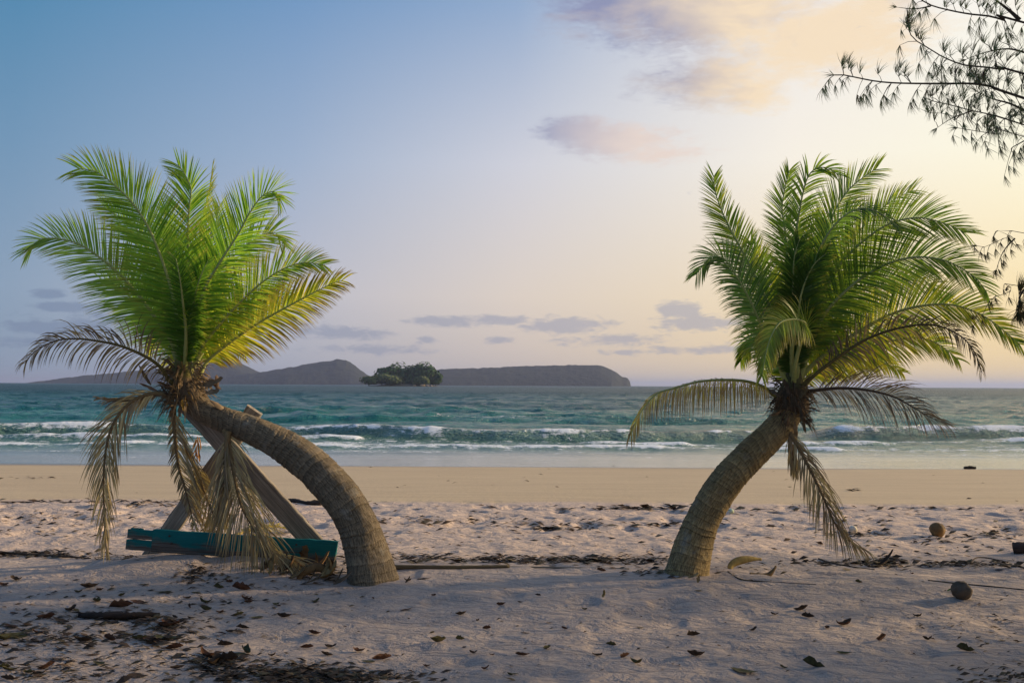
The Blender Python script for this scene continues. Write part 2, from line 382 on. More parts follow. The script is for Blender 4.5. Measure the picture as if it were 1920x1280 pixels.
# ------------------------------------------------------------------ sea
tcol = np.concatenate([np.linspace(-2.6, -.60, 50)[:-1], np.linspace(-.60, .60, 620), np.linspace(.60, 2.6, 50)[1:]])
yrow = np.concatenate([27.2 * (70 / 27.2) ** np.linspace(0, 1, 330), 70 * (420 / 70) ** np.linspace(0, 1, 430)[1:], 420 * (42000 / 420) ** np.linspace(0, 1, 90)[1:]])
YY = np.repeat(yrow[:, None], len(tcol), 1); XX = tcol[None, :] * YY
def sea(x, y):
    calm = sstep(31.5, 40, y)
    far = sstep(420, 200, y)
    h = np.zeros_like(x)
    # wind chop, crests sharpened and long across the view
    for i, (lx, ly, a, p) in enumerate(((1.1, .6, .09, 1.1), (2.3, 1.3, .15, 1.2), (4.5, 2.2, .22, 1.5), (9., 4.2, .34, 1.7), (22, 8., .36, 1.6))):
        n = 1 - np.abs(2 * vn(x / lx + 7 * i + .12 * y / ly, y / ly + 3.7 * i) - 1)
        h += a * (n ** p - .4) * (calm if i else calm)
    h *= far * (.35 + .65 * sstep(45, 75, y))
    foam = np.zeros_like(x)
    # the breaker, standing up in sections
    yb = 43.5 + 4.5 * (vn(x * .07 + 3, 1.7) - .5) + .5 * (vn(x * .5, 4.) - .5)
    sec = np.clip(sstep(.32, .72, vn(x * .10 + 9.2, .5)) , .08, 1)
    sec = np.maximum(sec, sstep(12, 15, x)); sec = np.maximum(sec, sstep(-14, -17, x) * .8)
    u = y - yb
    prof = np.where(u < 0, np.exp(-(u / .75) ** 2), np.exp(-(u / 2.6) ** 2))
    lip = fbm(x * .55 + 40, x * 0 + 2.2, 4, .7)
    h += (.40 + .2 * lip) * sec * prof
    brk = np.maximum(sstep(.40, .75, lip) * sec, sstep(12, 17, x) * sstep(.1, .7, lip)); brk = np.maximum(brk, sstep(-12, -17, x) * sstep(.1, .75, lip))
    foam += brk * np.exp(-((u + .2) / .55) ** 2) * .72
    foam += .35 * sec * np.exp(-((u + .1) / .3) ** 2)
    # bores running in and the whitewash between
    for (y0, a, wv, k) in ((39.3, .16, 1.4, .8), (36.2, .13, 1.0, .95), (33.4, .06, .7, .45)):
        yc = y0 + wv * (vn(x * .12 + y0, y0) - .5) + .4 * (vn(x * .7, y0) - .5)
        u2 = y - yc; st = .3 + .7 * sstep(.35, .65, fbm(x * .35 + y0 * 2, x * 0 + 8., 3, .6))
        h += a * st * np.where(u2 < 0, np.exp(-(u2 / .35) ** 2), np.exp(-(u2 / 1.3) ** 2))
        foam += k * st * np.where(u2 < 0, np.exp(-(u2 / .3) ** 2), np.exp(-(u2 / 1.2) ** 2))
    foam += .38 * sstep(33.6, 35, y) * sstep(42.5, 40, y) * (-.1 + 1.3 * fbm(x * .3, y * .9, 4, .6))
    foam += .30 * np.exp(-((y - 31.0 - .5 * vn(x * .15, 2.)) / .25) ** 2) + .28 * np.exp(-((y - 32.0 - .6 * vn(x * .11, 6.)) / .2) ** 2)
    # swells standing up farther out
    for (y0, a, sx) in ((52, .25, 2.1), (61, .30, 7.7), (74, .30, 4.4), (92, .3, 9.9)):
        yc = y0 + 3 * (vn(x * .06 + sx, sx) - .5); u2 = y - yc
        st = sstep(.45, .75, vn(x * .07 + 3 * sx, 11 + sx))
        h += a * st * np.where(u2 < 0, np.exp(-(u2 / 1.3) ** 2), np.exp(-(u2 / 3.5) ** 2))
    caps = sstep(.80, .93, vn(x * .22 + 3, y * .55)) * sstep(.6, .8, vn(x * .05, y * .05)) * sstep(44, 50, y) * sstep(190, 110, y)
    foam += .40 * caps
    # thin swash sheet: tongue edge runs irregularly over the sand
    return h, foam
H, FO = sea(XX, YY)
tongue = 28.6 + .55 * (fbm(XX * .12, XX * 0 + 2, 3) - .5)
ZW = WZ + .012 + H - .5 * sstep(0, -1.2, YY - tongue)
def lerp(a, b, t): return a[None, None] * (1 - t[..., None]) + b[None, None] * t[..., None]
c_sh, c_gr, c_teal, c_deep, c_far = [np.array(c + (1,)) for c in ((.32, .30, .24), (.13, .24, .19), (.02, .23, .20), (.018, .13, .14), (.022, .07, .09))]
Cw = np.broadcast_to(c_sh, XX.shape + (4,)) * 1.0
def blend(Cw, c, t): return Cw * (1 - t[..., None]) + c * t[..., None]
wob = 5 * (fbm(XX * .06, YY * .06, 3) - .5)
Cw = blend(Cw, c_gr, sstep(31, 38, YY)); Cw = blend(Cw, c_teal, sstep(45, 56, YY + wob)); Cw = blend(Cw, c_deep, sstep(62, 100, YY + 3 * wob)); Cw = blend(Cw, c_far, sstep(100, 300, YY))
chop = .05 + .95 * sstep(31, 44, YY)
props(grid_mesh('sea_water', XX, YY, ZW, WATER, {'foam': FO, 'chop': chop}, Cw), kind='structure')

# ------------------------------------------------------------------ far islands
def ridge(name, prof, Yd, depth, label=None):
    xs = np.linspace(prof[0][0], prof[-1][0], 260)
    hp = np.interp(xs, [p[0] for p in prof], [p[1] for p in prof])
    hp = hp + np.clip(hp, 0, 4) * .35 * (fbm(xs * .16, xs * 0 + Yd * .01, 3) - .5)
    hp = np.maximum(hp, 0)
    k = Yd / F_PX
    v = np.linspace(-1, 1, 41)
    A, V = np.meshgrid(xs, v)
    base = np.array([at(float(q), 700, Yd).x for q in xs])[None, :]
    Hh = (hp * k)[None, :]
    wv = np.interp(hp, [0, 30], [.25, 1.0])[None, :]
    Yv = Yd + V * depth * wv
    Xv = base * Yv / Yd
    sh = np.clip(1 - np.abs(V) ** 1.7, 0, 1) ** .8
    nz = fbm(Xv * .004, Yv * .006, 4, .6)
    Zv = WZ - 1.5 + (Hh + CAM_H + 1.5 if False else Hh + 2) * sh * (1 - .38 * (nz - .5) * 2 * (np.abs(V) > .12) * np.abs(V)) + (fbm(Xv * .03, Yv * .03, 2) - .5) * 9 * (sh > .05) * np.clip(Hh / 40, 0, 1)
    props(grid_mesh(name, Xv, Yv, Zv, HILL), kind='structure')
ridge('island_hills', [(48, 0), (70, 3), (110, 8), (150, 13), (200, 18), (250, 23), (290, 28), (330, 33), (365, 40), (400, 46), (428, 47), (448, 41), (470, 30), (490, 21), (520, 17), (600, 14), (700, 3), (712, 0)], 5600, 500)
ridge('island_hills', [(380, 0), (400, 6), (440, 16), (480, 21), (520, 27), (560, 35), (600, 42), (632, 47), (648, 46), (664, 37), (684, 22), (700, 12), (722, 4), (735, 0)], 5000, 420)
ridge('island_hills', [(640, 0), (690, 8), (740, 16), (800, 26), (830, 30), (900, 32), (960, 35), (1050, 38), (1095, 39), (1125, 38), (1140, 33), (1155, 26), (1168, 17), (1177, 14), (1181, 9), (1183, 0)], 4700, 600)

# near islet with its own trees and rocks
IY = 1350.0
def iz(): return WZ
c0 = at(765, 722, IY)
XX, YY = np.meshgrid(np.linspace(-62, 50, 70), np.linspace(-34, 34, 40))
rr_ = np.sqrt((XX + 4) ** 2 / 54 ** 2 + YY ** 2 / 30 ** 2)
ZZ = 3.6 * np.clip(1 - rr_ ** 1.6, -.3, 1) + 1.6 * (fbm(XX * .12, YY * .12, 3) - .5) * (rr_ < .95)
cA = np.ones(XX.shape + (4,)); cA[..., :3] = np.array((.17, .14, .10)); 
props(grid_mesh('islet_ground', XX + c0.x, YY + IY, ZZ + WZ - .3, ROCK, cols=cA), kind='structure')
def blob_crown(mb, c, rx, ry, rz, n, size, col, rg, dark):
    for i in range(n):
        u = rg.random() * 2 - 1; a = rg.random() * 2 * math.pi; s = math.sqrt(1 - u * u)
        k = .74 + .24 * rg.random(); lump = 1 + .12 * math.sin(3.1 * a + c.x) * math.cos(4 * u + c.z)
        nrm = Vector((s * math.cos(a), s * math.sin(a), u))
        p = c + Vector((nrm.x * rx, nrm.y * ry, nrm.z * rz)) * k * lump
        t1 = nrm.orthogonal().normalized(); t1.rotate(Quaternion(nrm, rg.random() * 6)); t2 = nrm.cross(t1)
        nj = (nrm + Vector((rg.random() - .5, rg.random() - .5, rg.random() - .3)) * .9).normalized()
        t1 = nj.orthogonal().normalized(); t2 = nj.cross(t1)
        q = size * (.6 + rg.random() * .8); w = .75 + .5 * rg.random()
        cc = tuple(ch * w for ch in (col if rg.random() > .3 else dark))
        mb.add([p - t1 * q - t2 * q * .3, p + t2 * q * -.8, p + t1 * q, p + t2 * q * .9 + nj * q * .3], [(0, 1, 2, 3)], cc)
itrees = [(682 + 10, 712, 16, 8, 'low pale green bush at the left tip of the islet', 1), (716, 703, 17, 13, 'dark bushy tree above the low left end of the islet', 0), (747, 692, 19, 18, 'tallest dark tree on the left shoulder of the islet', 0),
          (733, 712, 24, 11, 'broad light green bush in front at the foot of the islet', 1), (769, 698, 12, 16, 'narrow tree beside the tallest tree of the islet', 0), (781, 696, 12, 14, 'round middle tree on the crest of the islet', 0),
          (794, 693, 17, 19, 'large round dark tree on the right shoulder of the islet', 0), (808, 702, 14, 15, 'sloping dark tree at the right end of the islet', 0), (817, 711, 9, 10, 'last low tree over the right tip of the islet', 0),
          (771, 711, 14, 10, 'shadowed tree low in the middle of the islet above the rocks', 0), (790, 713, 13, 9, 'olive green bush over the pale rocks of the islet', 1), (757, 705, 15, 14, 'deep green tree behind the light green bush of the islet', 0)]
kI = IY / F_PX
for i, (px, py, rx, rz, lab, ty) in enumerate(itrees):
    top = py - rz; py = (top + 721.5) / 2; rz = (721.5 - top) / 2; rg = random.Random(i * 7 + 1)
    c = at(px, py, IY + (10 if ty == 0 else -14) + rg.uniform(-5, 5)); rx *= kI * 1.25; rz *= kI
    e = empty('island_tree', (c.x, c.y, WZ + 1), label=lab, cat='tree', group='trees and bushes on the islet')
    m = MB()
    col = ((.060, .12, .040) if ty == 0 else (.12, .15, .055)); dk = ((.035, .065, .03) if ty == 0 else (.07, .10, .04))
    for q in range(5):
        off = Vector((rg.uniform(-.5, .5) * rx, rg.uniform(-.5, .5) * rx, rg.uniform(-.35, .45) * rz)) if q else Vector()
        f = .68 if q else .9
        blob_crown(m, c + off, rx * f, rx * f, rz * f, 190, 1.7, col, rg, dk)
    m.build('crown', CANOPY, e, smooth=False)
    t = MB(); t.tube([Vector((c.x, c.y, WZ + .5)), Vector((c.x + rg.uniform(-1, 1), c.y, c.z - rz * .2))], [.6, .3], 6, (.10, .08, .06)); t.build('trunk', WOOD, e)
def rock_mesh(mb, c, r, rg, col, sz=(1, .8, .6)):
    bm = bmesh.new(); bmesh.ops.create_icosphere(bm, subdivisions=2, radius=1)
    off = rg.random() * 50
    vs = []
    for v in bm.verts:
        k = .75 + .5 * float(fbm(np.array(v.co.x * 1.3 + off), np.array(v.co.y * 1.3 + v.co.z + off), 3))
        vs.append(c + Vector((v.co.x * sz[0], v.co.y * sz[1], v.co.z * sz[2])) * r * k)
    mb.add(vs, [tuple(q.index for q in f.verts) for f in bm.faces], col); bm.free()
for i, (px, py, r, lab) in enumerate([(777, 720.5, 3.5, 'leftmost orange boulder on the shore of the islet'), (792, 719.5, 5, 'largest pale orange boulder on the shore of the islet'), (801, 720.5, 3, 'small pinkish boulder right of the largest one on the islet'), (808, 721, 2.6, 'flat grey boulder nearest the right tip of the islet')]):
    rg = random.Random(i); c = at(px, py, IY - 24); c.z = WZ + 1.0; m = MB(); rock_mesh(m, Vector((0, 0, 0)), r * kI, rg, ((.52, .36, .22) if i < 2 else (.38, .33, .30)))
    o = m.build('boulder', ROCK, None, False, label=lab, cat='boulder', group='boulders on the islet shore'); o.location = c

# ------------------------------------------------------------------ palms
GREEN = [(.25, .37, .06), (.20, .34, .05), (.29, .39, .06), (.16, .29, .05)]
YEL = [(.50, .46, .07), (.58, .50, .09), (.42, .43, .07)]
BROWN = [(.27, .19, .12), (.34, .23, .14), (.19, .14, .10), (.42, .29, .14)]
TAN = [(.50, .39, .21), (.40, .30, .17), (.58, .46, .25), (.28, .21, .13)]
def frond(palm, pts, n=85, L=.5, wid=.0125, face=(0, -1, .15), cols=GREEN, tip=(.28, .25, .07), ang=(62, 28), droop=.10, start=.16, rad=.019,
          stem=(.42, .44, .14), dead=False, hang=0.0, miss=.02, seed=0, name='frond', sides=(1, 1), tipc=.12, lift=0.0, curl=0.0, label=None, endL=.38, tw=.4):
    rg = random.Random(seed * 31 + 7)
    C = spline(pts, 70); N0 = Vector(face).normalized()
    st = MB(); sc = []
    for i in range(70):
        f = i / 69; sc.append(tuple(a * (1 - f) + b * f for a, b in zip(stem, tip if dead else (.42, .48, .18))))
    rads = [rad * (1.5 - 2.5 * f if f < .12 else 1.2 - 1.02 * f) for f in [i / 69 for i in range(70)]]
    st.tube(C, rads, 7, sc, True, .8)
    fo = st.build(name, STEM if not dead else FIBRE, palm, label=label)
    lm = MB()
    n = int(n * (1.65 if not dead else 1.15)); L = L * (.86 if not dead else .90)
    for side in (1, -1):
        k = sides[0] if side == 1 else sides[1]
        clump = 0
        for j in range(n):
            if rg.random() < miss: continue
            s = start + (1 - start) * ((j + rg.random() * .35) / n)
            fi = s * 69; i = min(int(fi), 68); p = C[i].lerp(C[i + 1], fi - i)
            T = (C[min(i + 2, 69)] - C[max(i - 1, 0)]).normalized()
            side_v = N0.cross(T)
            if side_v.length < .1: side_v = Vector((1, 0, 0)).cross(T)
            side_v.normalize(); Nn = T.cross(side_v)
            if Nn.dot(N0) < 0: Nn = -Nn
            q = (s - start) / (1 - start)
            prof = (.45 + .55 * min(1, q / .22)) if q < .22 else (1 - (1 - endL) * ((q - .22) / .78) ** 1.8)
            ln = L * prof * k * (1 + (rg.random() - .5) * .16)
            if q > .7 and rg.random() < (q - .7) * .8: continue
            a = R(ang[0] + (ang[1] - ang[0]) * q ** 1.4 + rg.gauss(0, 3 if not dead else 7))
            # clusters of leaflets cling together now and then
            D = (T * math.cos(a) + side_v * side * math.sin(a) + Nn * (.18 + lift + rg.gauss(0, .06 if not dead else .16))).normalized()
            dr = droop * (.42 if not dead else 1) * (1 + rg.random() * .6)
            base = cols[int(rg.random() * len(cols))]; v = .8 + .4 * rg.random()
            ns = 5; pp = p.copy(); d = D.copy(); P = [pp.copy()]
            for m_ in range(ns):
                g_ = dr * (1.0 + m_ * .9) + hang
                d = (d + Vector((0, 0, -1)) * g_ * .45 + Nn * curl * .2).normalized()
                pp = pp + d * ln / ns; P.append(pp.copy())
            wv = (Nn.cross(D) * 1.0 + Nn * rg.gauss(0, tw)).normalized()
            ws = (.55, 1.0, 1.0, .85, .5, .06); vs = []; cc = []
            for m_ in range(ns + 1):
                w = wid * .5 * ws[m_] * (1.12 - .34 * q) * (1 if not dead else rg.uniform(.5, 1.1))
                tf = m_ / ns
                tt = max(0, (tf - (1 - tipc * (1 + 1.5 * rg.random()))) / max(tipc, .01)); tt = min(1, tt)
                c = tuple(min(1, (b * (1 - tt) + t_ * tt)) * v for b, t_ in zip(base, tip))
                vs += [P[m_] - wv * w, P[m_] + wv * w]; cc += [c, c]
            lm.add(vs, [(2 * m_, 2 * m_ + 1, 2 * m_ + 3, 2 * m_ + 2) for m_ in range(ns)], cc)
    lf = mesh_obj('leaflets', lm.v, lm.f, DRYLEAF if dead else LEAF, None, True, lm.c)
    lf.parent = fo; lf['kind'] = 'stuff'
    return fo
def c1(L): return [(x / 2.667, y / 2.667 + 260) for x, y in L]        # notes taken on enlarged pictures
def c2(L): return [(x / 2.7825, y / 2.7825 + 640) for x, y in L]
def c3(L): return [(x / 3.047 + 350, y / 3.047 + 700) for x, y in L]
def c4(L): return [(x / 2.4935 + 1150, y / 2.4935 + 260) for x, y in L]
def c5(L): return [(x / 2.7818 + 1150, y / 2.7818 + 660) for x, y in L]
def c6(L): return [(x / 3.097 + 1300, y / 3.097 + 700) for x, y in L]
def to3(L, Y0, dY, arc=1.0):
    n = len(L); return [at(p[0], p[1], Y0 + dY * math.sin(min(1, i / (n - 1) * arc) * math.pi / 2)) for i, p in enumerate(L)]

def palm_trunk(palm, cl, tint, seed, ringp=.062):
    """cl: (px, py, radius px, Y)"""
    rg = random.Random(seed)
    P = [at(a, b, Y) for a, b, r, Y in cl]; Rr = [r * (.97 if i < 2 else .91 if i == 2 else .86) * Y / F_PX for i, (a, b, r, Y) in enumerate(cl)]
    n = 420; C = spline(P, n); L = [0]
    for i in range(1, n): L.append(L[-1] + (C[i] - C[i - 1]).length)
    Lc = [0]
    for i in range(1, len(P)): Lc.append(Lc[-1] + (P[i] - P[i - 1]).length)
    rad = np.interp(np.array(L) / L[-1], np.array(Lc) / Lc[-1], Rr)
    rings = [0]; 
    while rings[-1] < L[-1]: rings.append(rings[-1] + ringp * rg.uniform(.5, 1.55) * (1.25 - .65 * rings[-1] / L[-1]))
    K = 56; vs = []; cc = []; tcs = []; u = None
    for i in range(n):
        T = (C[min(i + 1, n - 1)] - C[max(i - 1, 0)]).normalized()
        if u is None: u = T.cross(Vector((0, 1, 0))).normalized()
        u = (u - T * u.dot(T)).normalized(); w = T.cross(u)
        s = L[i]
        for j in range(K):
            a = 2 * math.pi * j / K
            ss = s + .03 * (float(vn(math.cos(a) * 1.2 + 5, math.sin(a) * 1.2 + s * 1.5)) - .5) + .02 * math.sin(a * 1 + s * 2.1 + seed) + .010 * math.sin(3 * a + s * 5) + .02 * (float(_tab[(j * 3) % 256, int(s * 9) % 256]) - .5) * .3
            # nearest scar below
            k = 0
            lo, hi = 0, len(rings) - 1
            while lo < hi:
                mid = (lo + hi + 1) // 2
                if rings[mid] <= ss: lo = mid
                else: hi = mid - 1
            f = (ss - rings[lo]) / max(.001, (rings[min(lo + 1, len(rings) - 1)] - rings[lo]))
            f = min(1, max(0, f))
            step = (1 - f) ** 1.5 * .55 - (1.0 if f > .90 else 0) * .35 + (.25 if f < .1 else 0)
            amp = .0055 * (.15 + 1.3 * _tab[lo % 256, 7] * (.5 + float(vn(a * 1.1 + lo, s * 2))))
            r = rad[i] * (1 + .035 * math.sin(2 * a + s * 1.4) + .02 * math.sin(5 * a + s * 3)) + amp * step
            r += .012 * (float(vn(a * 2.2 + 9, s * 7)) - .5) + .005 * (float(_tab[(j * 5 + int(s * 40)) % 256, int(s * 55) % 256]) - .5)
            if s < .26: r += .035 * (1 - s / .26) ** 2 * (.5 + .5 * math.sin(9 * a + 2 * math.sin(3 * a)))
            vs.append(C[i] + u * math.cos(a) * r + w * math.sin(a) * r)
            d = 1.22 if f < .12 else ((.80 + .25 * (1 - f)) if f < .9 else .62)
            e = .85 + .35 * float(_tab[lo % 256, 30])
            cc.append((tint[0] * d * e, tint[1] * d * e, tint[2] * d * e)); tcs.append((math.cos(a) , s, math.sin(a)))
    fs = [(i * K + j, i * K + (j + 1) % K, (i + 1) * K + (j + 1) % K, (i + 1) * K + j) for i in range(n - 1) for j in range(K)]
    fs += [tuple((n - 1) * K + j for j in range(K))]
    tcs = [(math.atan2(t[2], t[0]), t[1] * 4, 0) for t in tcs]
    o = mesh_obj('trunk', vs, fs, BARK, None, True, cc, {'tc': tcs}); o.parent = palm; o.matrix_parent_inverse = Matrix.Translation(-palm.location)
    return o
def shard(mb, p, d, ln, w, col, rg, curl=.6, nrm=None):
    """curled piece of dry leaf sheath"""
    d = Vector(d).normalized(); s = d.orthogonal().normalized(); s.rotate(Quaternion(d, rg.random() * 6.3)); nn = d.cross(s)
    if nrm is not None: nn = (Vector(nrm) - d * Vector(nrm).dot(d)).normalized(); s = nn.cross(d)
    vs = []; N = 7; pp = Vector(p); dd = d.copy(); cc = []
    for i in range(N + 1):
        f = i / N; ww = w * .72 * (.35 + 1.5 * f * (1 - f) * 1.4) * rg.uniform(.5, 1.25) * (1 if i < N else .2)
        vs += [pp - s * ww + nn * ww * curl, pp - s * ww * .4, pp + s * ww * .4 , pp + s * ww + nn * ww * curl]
        q = .7 + .6 * rg.random(); cc += [tuple(c * q for c in col)] * 4
        dd = (dd + nn * curl * .28 + Vector((rg.uniform(-.1, .1),) * 3)).normalized(); pp = pp + dd * ln / N
    mb.add(vs, [(4 * i + j, 4 * i + j + 1, 4 * i + j + 5, 4 * i + j + 4) for i in range(N) for j in range(3)], cc)
def fibres(mb, c, r, n, rg, col, updir=(0, 0, 1), ln=.12, wid=.004):
    for i in range(n):
        a = rg.random() * 6.28; h = rg.uniform(-1, 1)
        p = c + Vector((math.cos(a) * r * rg.uniform(.7, 1.05), math.sin(a) * r, h * r * 1.6))
        d = Vector((math.cos(a) * .7, math.sin(a) * .7, rg.uniform(-.9, .8))).normalized()
        s = d.orthogonal().normalized() * wid; q = .6 + .8 * rg.random(); l = ln * rg.uniform(.4, 1.3)
        p2 = p + d * l * .5 + Vector((0, 0, -.01)); p3 = p2 + (d + Vector((0, 0, -.8))) * l * .4
        mb.add([p - s, p + s, p2 + s, p2 - s, p3], [(0, 1, 2, 3), (3, 2, 4)], tuple(k * q for k in col))

# ---- first palm (leans over to the timber trestle)
base = at(701, 1097, 8.55); base.z = gz(base.x, base.y)
P1 = empty('coconut_palm', base, label='bent coconut palm leaning onto a timber trestle, its crown fanned full and bright green', cat='palm tree', group='coconut palms on the beach')
palm_trunk(P1, [(704, 1122, 52, 8.55), (700, 1090, 48, 8.55), (688, 1035, 43, 8.57), (668, 978, 40, 8.6), (634, 925, 40, 8.65), (595, 883, 39, 8.72), (552, 849, 36, 8.78), (505, 821, 32, 8.84), (455, 800, 28, 8.9), (414, 784, 26, 8.95), (380, 768, 25, 8.98), (355, 745, 25, 9.0), (345, 718, 25, 9.0), (343, 690, 16, 9.0)], (1.0, .90, .78), 3)
rg = random.Random(4)
m = MB(); hc = at(346, 722, 9.0)
m.tube(spline([at(358, 752, 8.99), at(348, 725, 9.0), at(343, 700, 9.0), at(343, 672, 9.0), at(345, 645, 9.0)], 12), [.115, .12, .125, .12, .115, .10, .09, .085, .075, .065, .055, .04], 14, [(.16, .12, .08)] * 5 + [(.22, .20, .07)] * 7, True, 1, .12)
fibres(m, hc, .125, 420, rg, (.24, .17, .10), ln=.19, wid=.006); m.build('crown_fibre', FIBRE, P1)
for k, (a, b, dx, dz, ln, w, c) in enumerate([(330, 735, -.8, .5, .2, .03, (.14, .09, .06)), (322, 745, -1, .3, .16, .025, (.10, .07, .05)), (368, 700, .9, .25, .17, .035, (.22, .15, .09)), (375, 708, .9, -.1, .22, .03, (.16, .10, .06)),
        (380, 722, 1, .1, .24, .05, (.24, .17, .10)), (385, 735, 1, -.1, .24, .045, (.28, .20, .12)), (335, 715, -.5, .9, .18, .03, (.12, .08, .05)), (352, 735, .2, -.6, .15, .05, (.45, .28, .07)), (345, 745, -.1, -.8, .14, .045, (.50, .30, .06)), (342, 690, 0, 1, .2, .04, (.40, .26, .08)),
        (338, 758, -.2, -.9, .12, .03, (.2, .14, .08)), (308, 705, -.3, 1, .2, .03, (.24, .17, .11)), (283, 722, -.7, .7, .22, .035, (.22, .16, .11)), (300, 735, -.9, .5, .2, .03, (.2, .14, .1)), (395, 750, .8, -.4, .2, .04, (.25, .18, .11)),(404, 735, .5, .8, .16, .035, (.12, .08, .06))]):
    m = MB(); shard(m, at(a, b, 8.9 - .02 * (k % 3)), (dx, rg.uniform(-.3, .3), dz), ln, w, c, rg, .5); m.build('dry_sheath', LITTER, P1)
m = MB()
for k in range(14): shard(m, at(370 + rg.uniform(-5, 5), 830 + rg.uniform(-14, 14), 9.0), (rg.uniform(-.3, .3), 0, -1), .13, .012, (.42, .20, .05), rg, .3)
m.build('dry_flower_stalk', LITTER, P1)
Yc = 9.0
def F1(pts, dY, **kw): return frond(P1, to3([(344 + .15 * (pts[0][0] - 344), 706)] + pts, Yc, dY), **kw)
sp = 0
F1(c1([(890, 1100), (850, 1000), (780, 900), (700, 790), (600, 680), (500, 595), (400, 530), (290, 500), (200, 505), (140, 560)]), -.25, n=92, L=.56, seed=1, face=(.1, -1, .45), cols=[(.20, .33, .09), (.18, .30, .08), (.23, .35, .08)])
F1(c1([(905, 1050), (885, 900), (850, 730), (800, 580), (740, 440), (660, 320), (570, 230), (480, 165), (390, 150)]), -.35, n=105, L=.62, seed=2, face=(.2, -1, .1), tipc=.2)
F1(c1([(935, 1020), (945, 850), (945, 650), (940, 450), (948, 330), (955, 250), (920, 170), (890, 130)]), -.15, n=92, L=.52, seed=3, face=(.1, -1, .1))
F1(c1([(950, 1020), (985, 700), (1005, 480), (1030, 330), (1052, 230), (1064, 135)]), .25, n=55, L=.26, seed=4, face=(.9, -.3, .1), cols=YEL + GREEN[:2], ang=(25, 12))
F1(c1([(960, 1020), (985, 880), (1030, 740), (1100, 620), (1190, 480), (1250, 370), (1310, 290), (1370, 265), (1402, 300)]), -.35, n=98, L=.58, seed=5, face=(-.2, -1, .15))
F1(c1([(975, 1120), (1020, 1030), (1100, 930), (1200, 820), (1310, 720), (1420, 650), (1520, 620), (1625, 632)]), -.1, n=85, L=.46, seed=6, face=(-.2, -1, .35), tipc=.3, cols=GREEN + YEL[2:])
F1(c1([(990, 1190), (1040, 1110), (1150, 1020), (1280, 930), (1420, 850), (1560, 775), (1660, 725), (1715, 708)]), .1, n=92, L=.47, seed=7, face=(-.1, -1, .1), cols=YEL + [(.33, .40, .06), (.3, .34, .07)], tipc=.35, tip=(.22, .15, .06), droop=.16)
# fronds behind, filling the fan
F1(c1([(890, 1000), (860, 800), (760, 600), (690, 460), (610, 400), (520, 345)]), .75, n=80, L=.55, seed=8, face=(.2, -1, .0))
F1(c1([(960, 1000), (1010, 820), (1120, 640), (1250, 520), (1370, 470), (1425, 540)]), .75, n=80, L=.55, seed=9, face=(-.2, -1, .0), cols=GREEN + YEL[2:])
F1(c1([(950, 1000), (990, 760), (1040, 560), (1080, 420), (1100, 330)]), .9, n=75, L=.5, seed=10, face=(0, -1, .0), cols=GREEN[:3])
F1(c1([(915, 1000), (880, 760), (840, 560), (820, 420), (830, 340)]), .9, n=75, L=.5, seed=11, face=(0, -1, .0), cols=GREEN[1:])
F1(c1([(880, 1100), (830, 980), (740, 880), (660, 800), (560, 720), (500, 700)]), .7, n=75, L=.48, seed=12, face=(0, -1, .1), cols=[(.18, .30, .07), (.15, .26, .06)])
F1(c1([(985, 1120), (1060, 1010), (1180, 900), (1300, 830), (1400, 790), (1480, 800)]), .7, n=80, L=.42, seed=13, face=(0, -1, .1), cols=GREEN + YEL[:1])
F1(c1([(900, 1120), (870, 1060), (820, 1010), (780, 1000), (745, 1060)]), .8, n=50, L=.30, seed=14, face=(0, -1, .1), cols=YEL, droop=.3)
F1(c1([(960, 1120), (1010, 1060), (1080, 1020), (1160, 1020), (1230, 1080)]), .8, n=55, L=.3, seed=15, face=(0, -1, .1), cols=YEL + GREEN[:1], droop=.3)
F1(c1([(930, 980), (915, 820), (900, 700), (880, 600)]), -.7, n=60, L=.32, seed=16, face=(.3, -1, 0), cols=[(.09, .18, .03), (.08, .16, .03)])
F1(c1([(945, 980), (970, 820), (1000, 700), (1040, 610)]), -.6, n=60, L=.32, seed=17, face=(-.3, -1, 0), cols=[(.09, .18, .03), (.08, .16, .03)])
F1(c1([(860, 1220), (800, 1140), (720, 1085), (600, 1035), (480, 1010), (380, 1000), (280, 1010), (180, 1060), (125, 1120)]), -.45, n=62, L=.40, seed=18, face=(0, -1, .5), cols=BROWN + TAN[:1], dead=True, droop=.22, stem=(.2, .17, .05), tip=(.12, .08, .06), wid=.014, label='brown withered frond held out flat')
m = MB()
for k in range(26):
    q = at(352 + rg.uniform(-7, 7), 555 + k * 2.6, 8.55); d = Vector((rg.choice((-1, 1)) * rg.uniform(.5, 1), -.2, rg.uniform(.0, .9))).normalized(); s = Vector((0, -.3, 1)).cross(d).normalized() * .011
    e = q + d * .09; m.add([q, q + d * .045 + s, e, q + d * .045 - s], [(0, 1, 2, 3)], (.34, .42, .06))
m.build('young_leaf', LEAF, P1)
DT = dict(dead=True, stem=(.26, .19, .10), tip=(.16, .11, .06))
frond(P1, to3(c2([(905, 290), (860, 275), (790, 272), (700, 305), (625, 375), (575, 470), (548, 600), (540, 750), (545, 900), (550, 1060)]), 8.95, -.3), n=80, L=.50, seed=20, face=(.2, -1, .2), cols=TAN, hang=.22, ang=(38, 10), start=.1, wid=.0125, label='dead tan frond hanging straight down at the outer end', **DT)
frond(P1, to3(c2([(880, 290), (830, 270), (740, 300), (640, 310), (560, 305), (515, 295)]), 9.0, .2), n=40, L=.2, seed=21, cols=BROWN, ang=(30, 15), wid=.014, **DT)
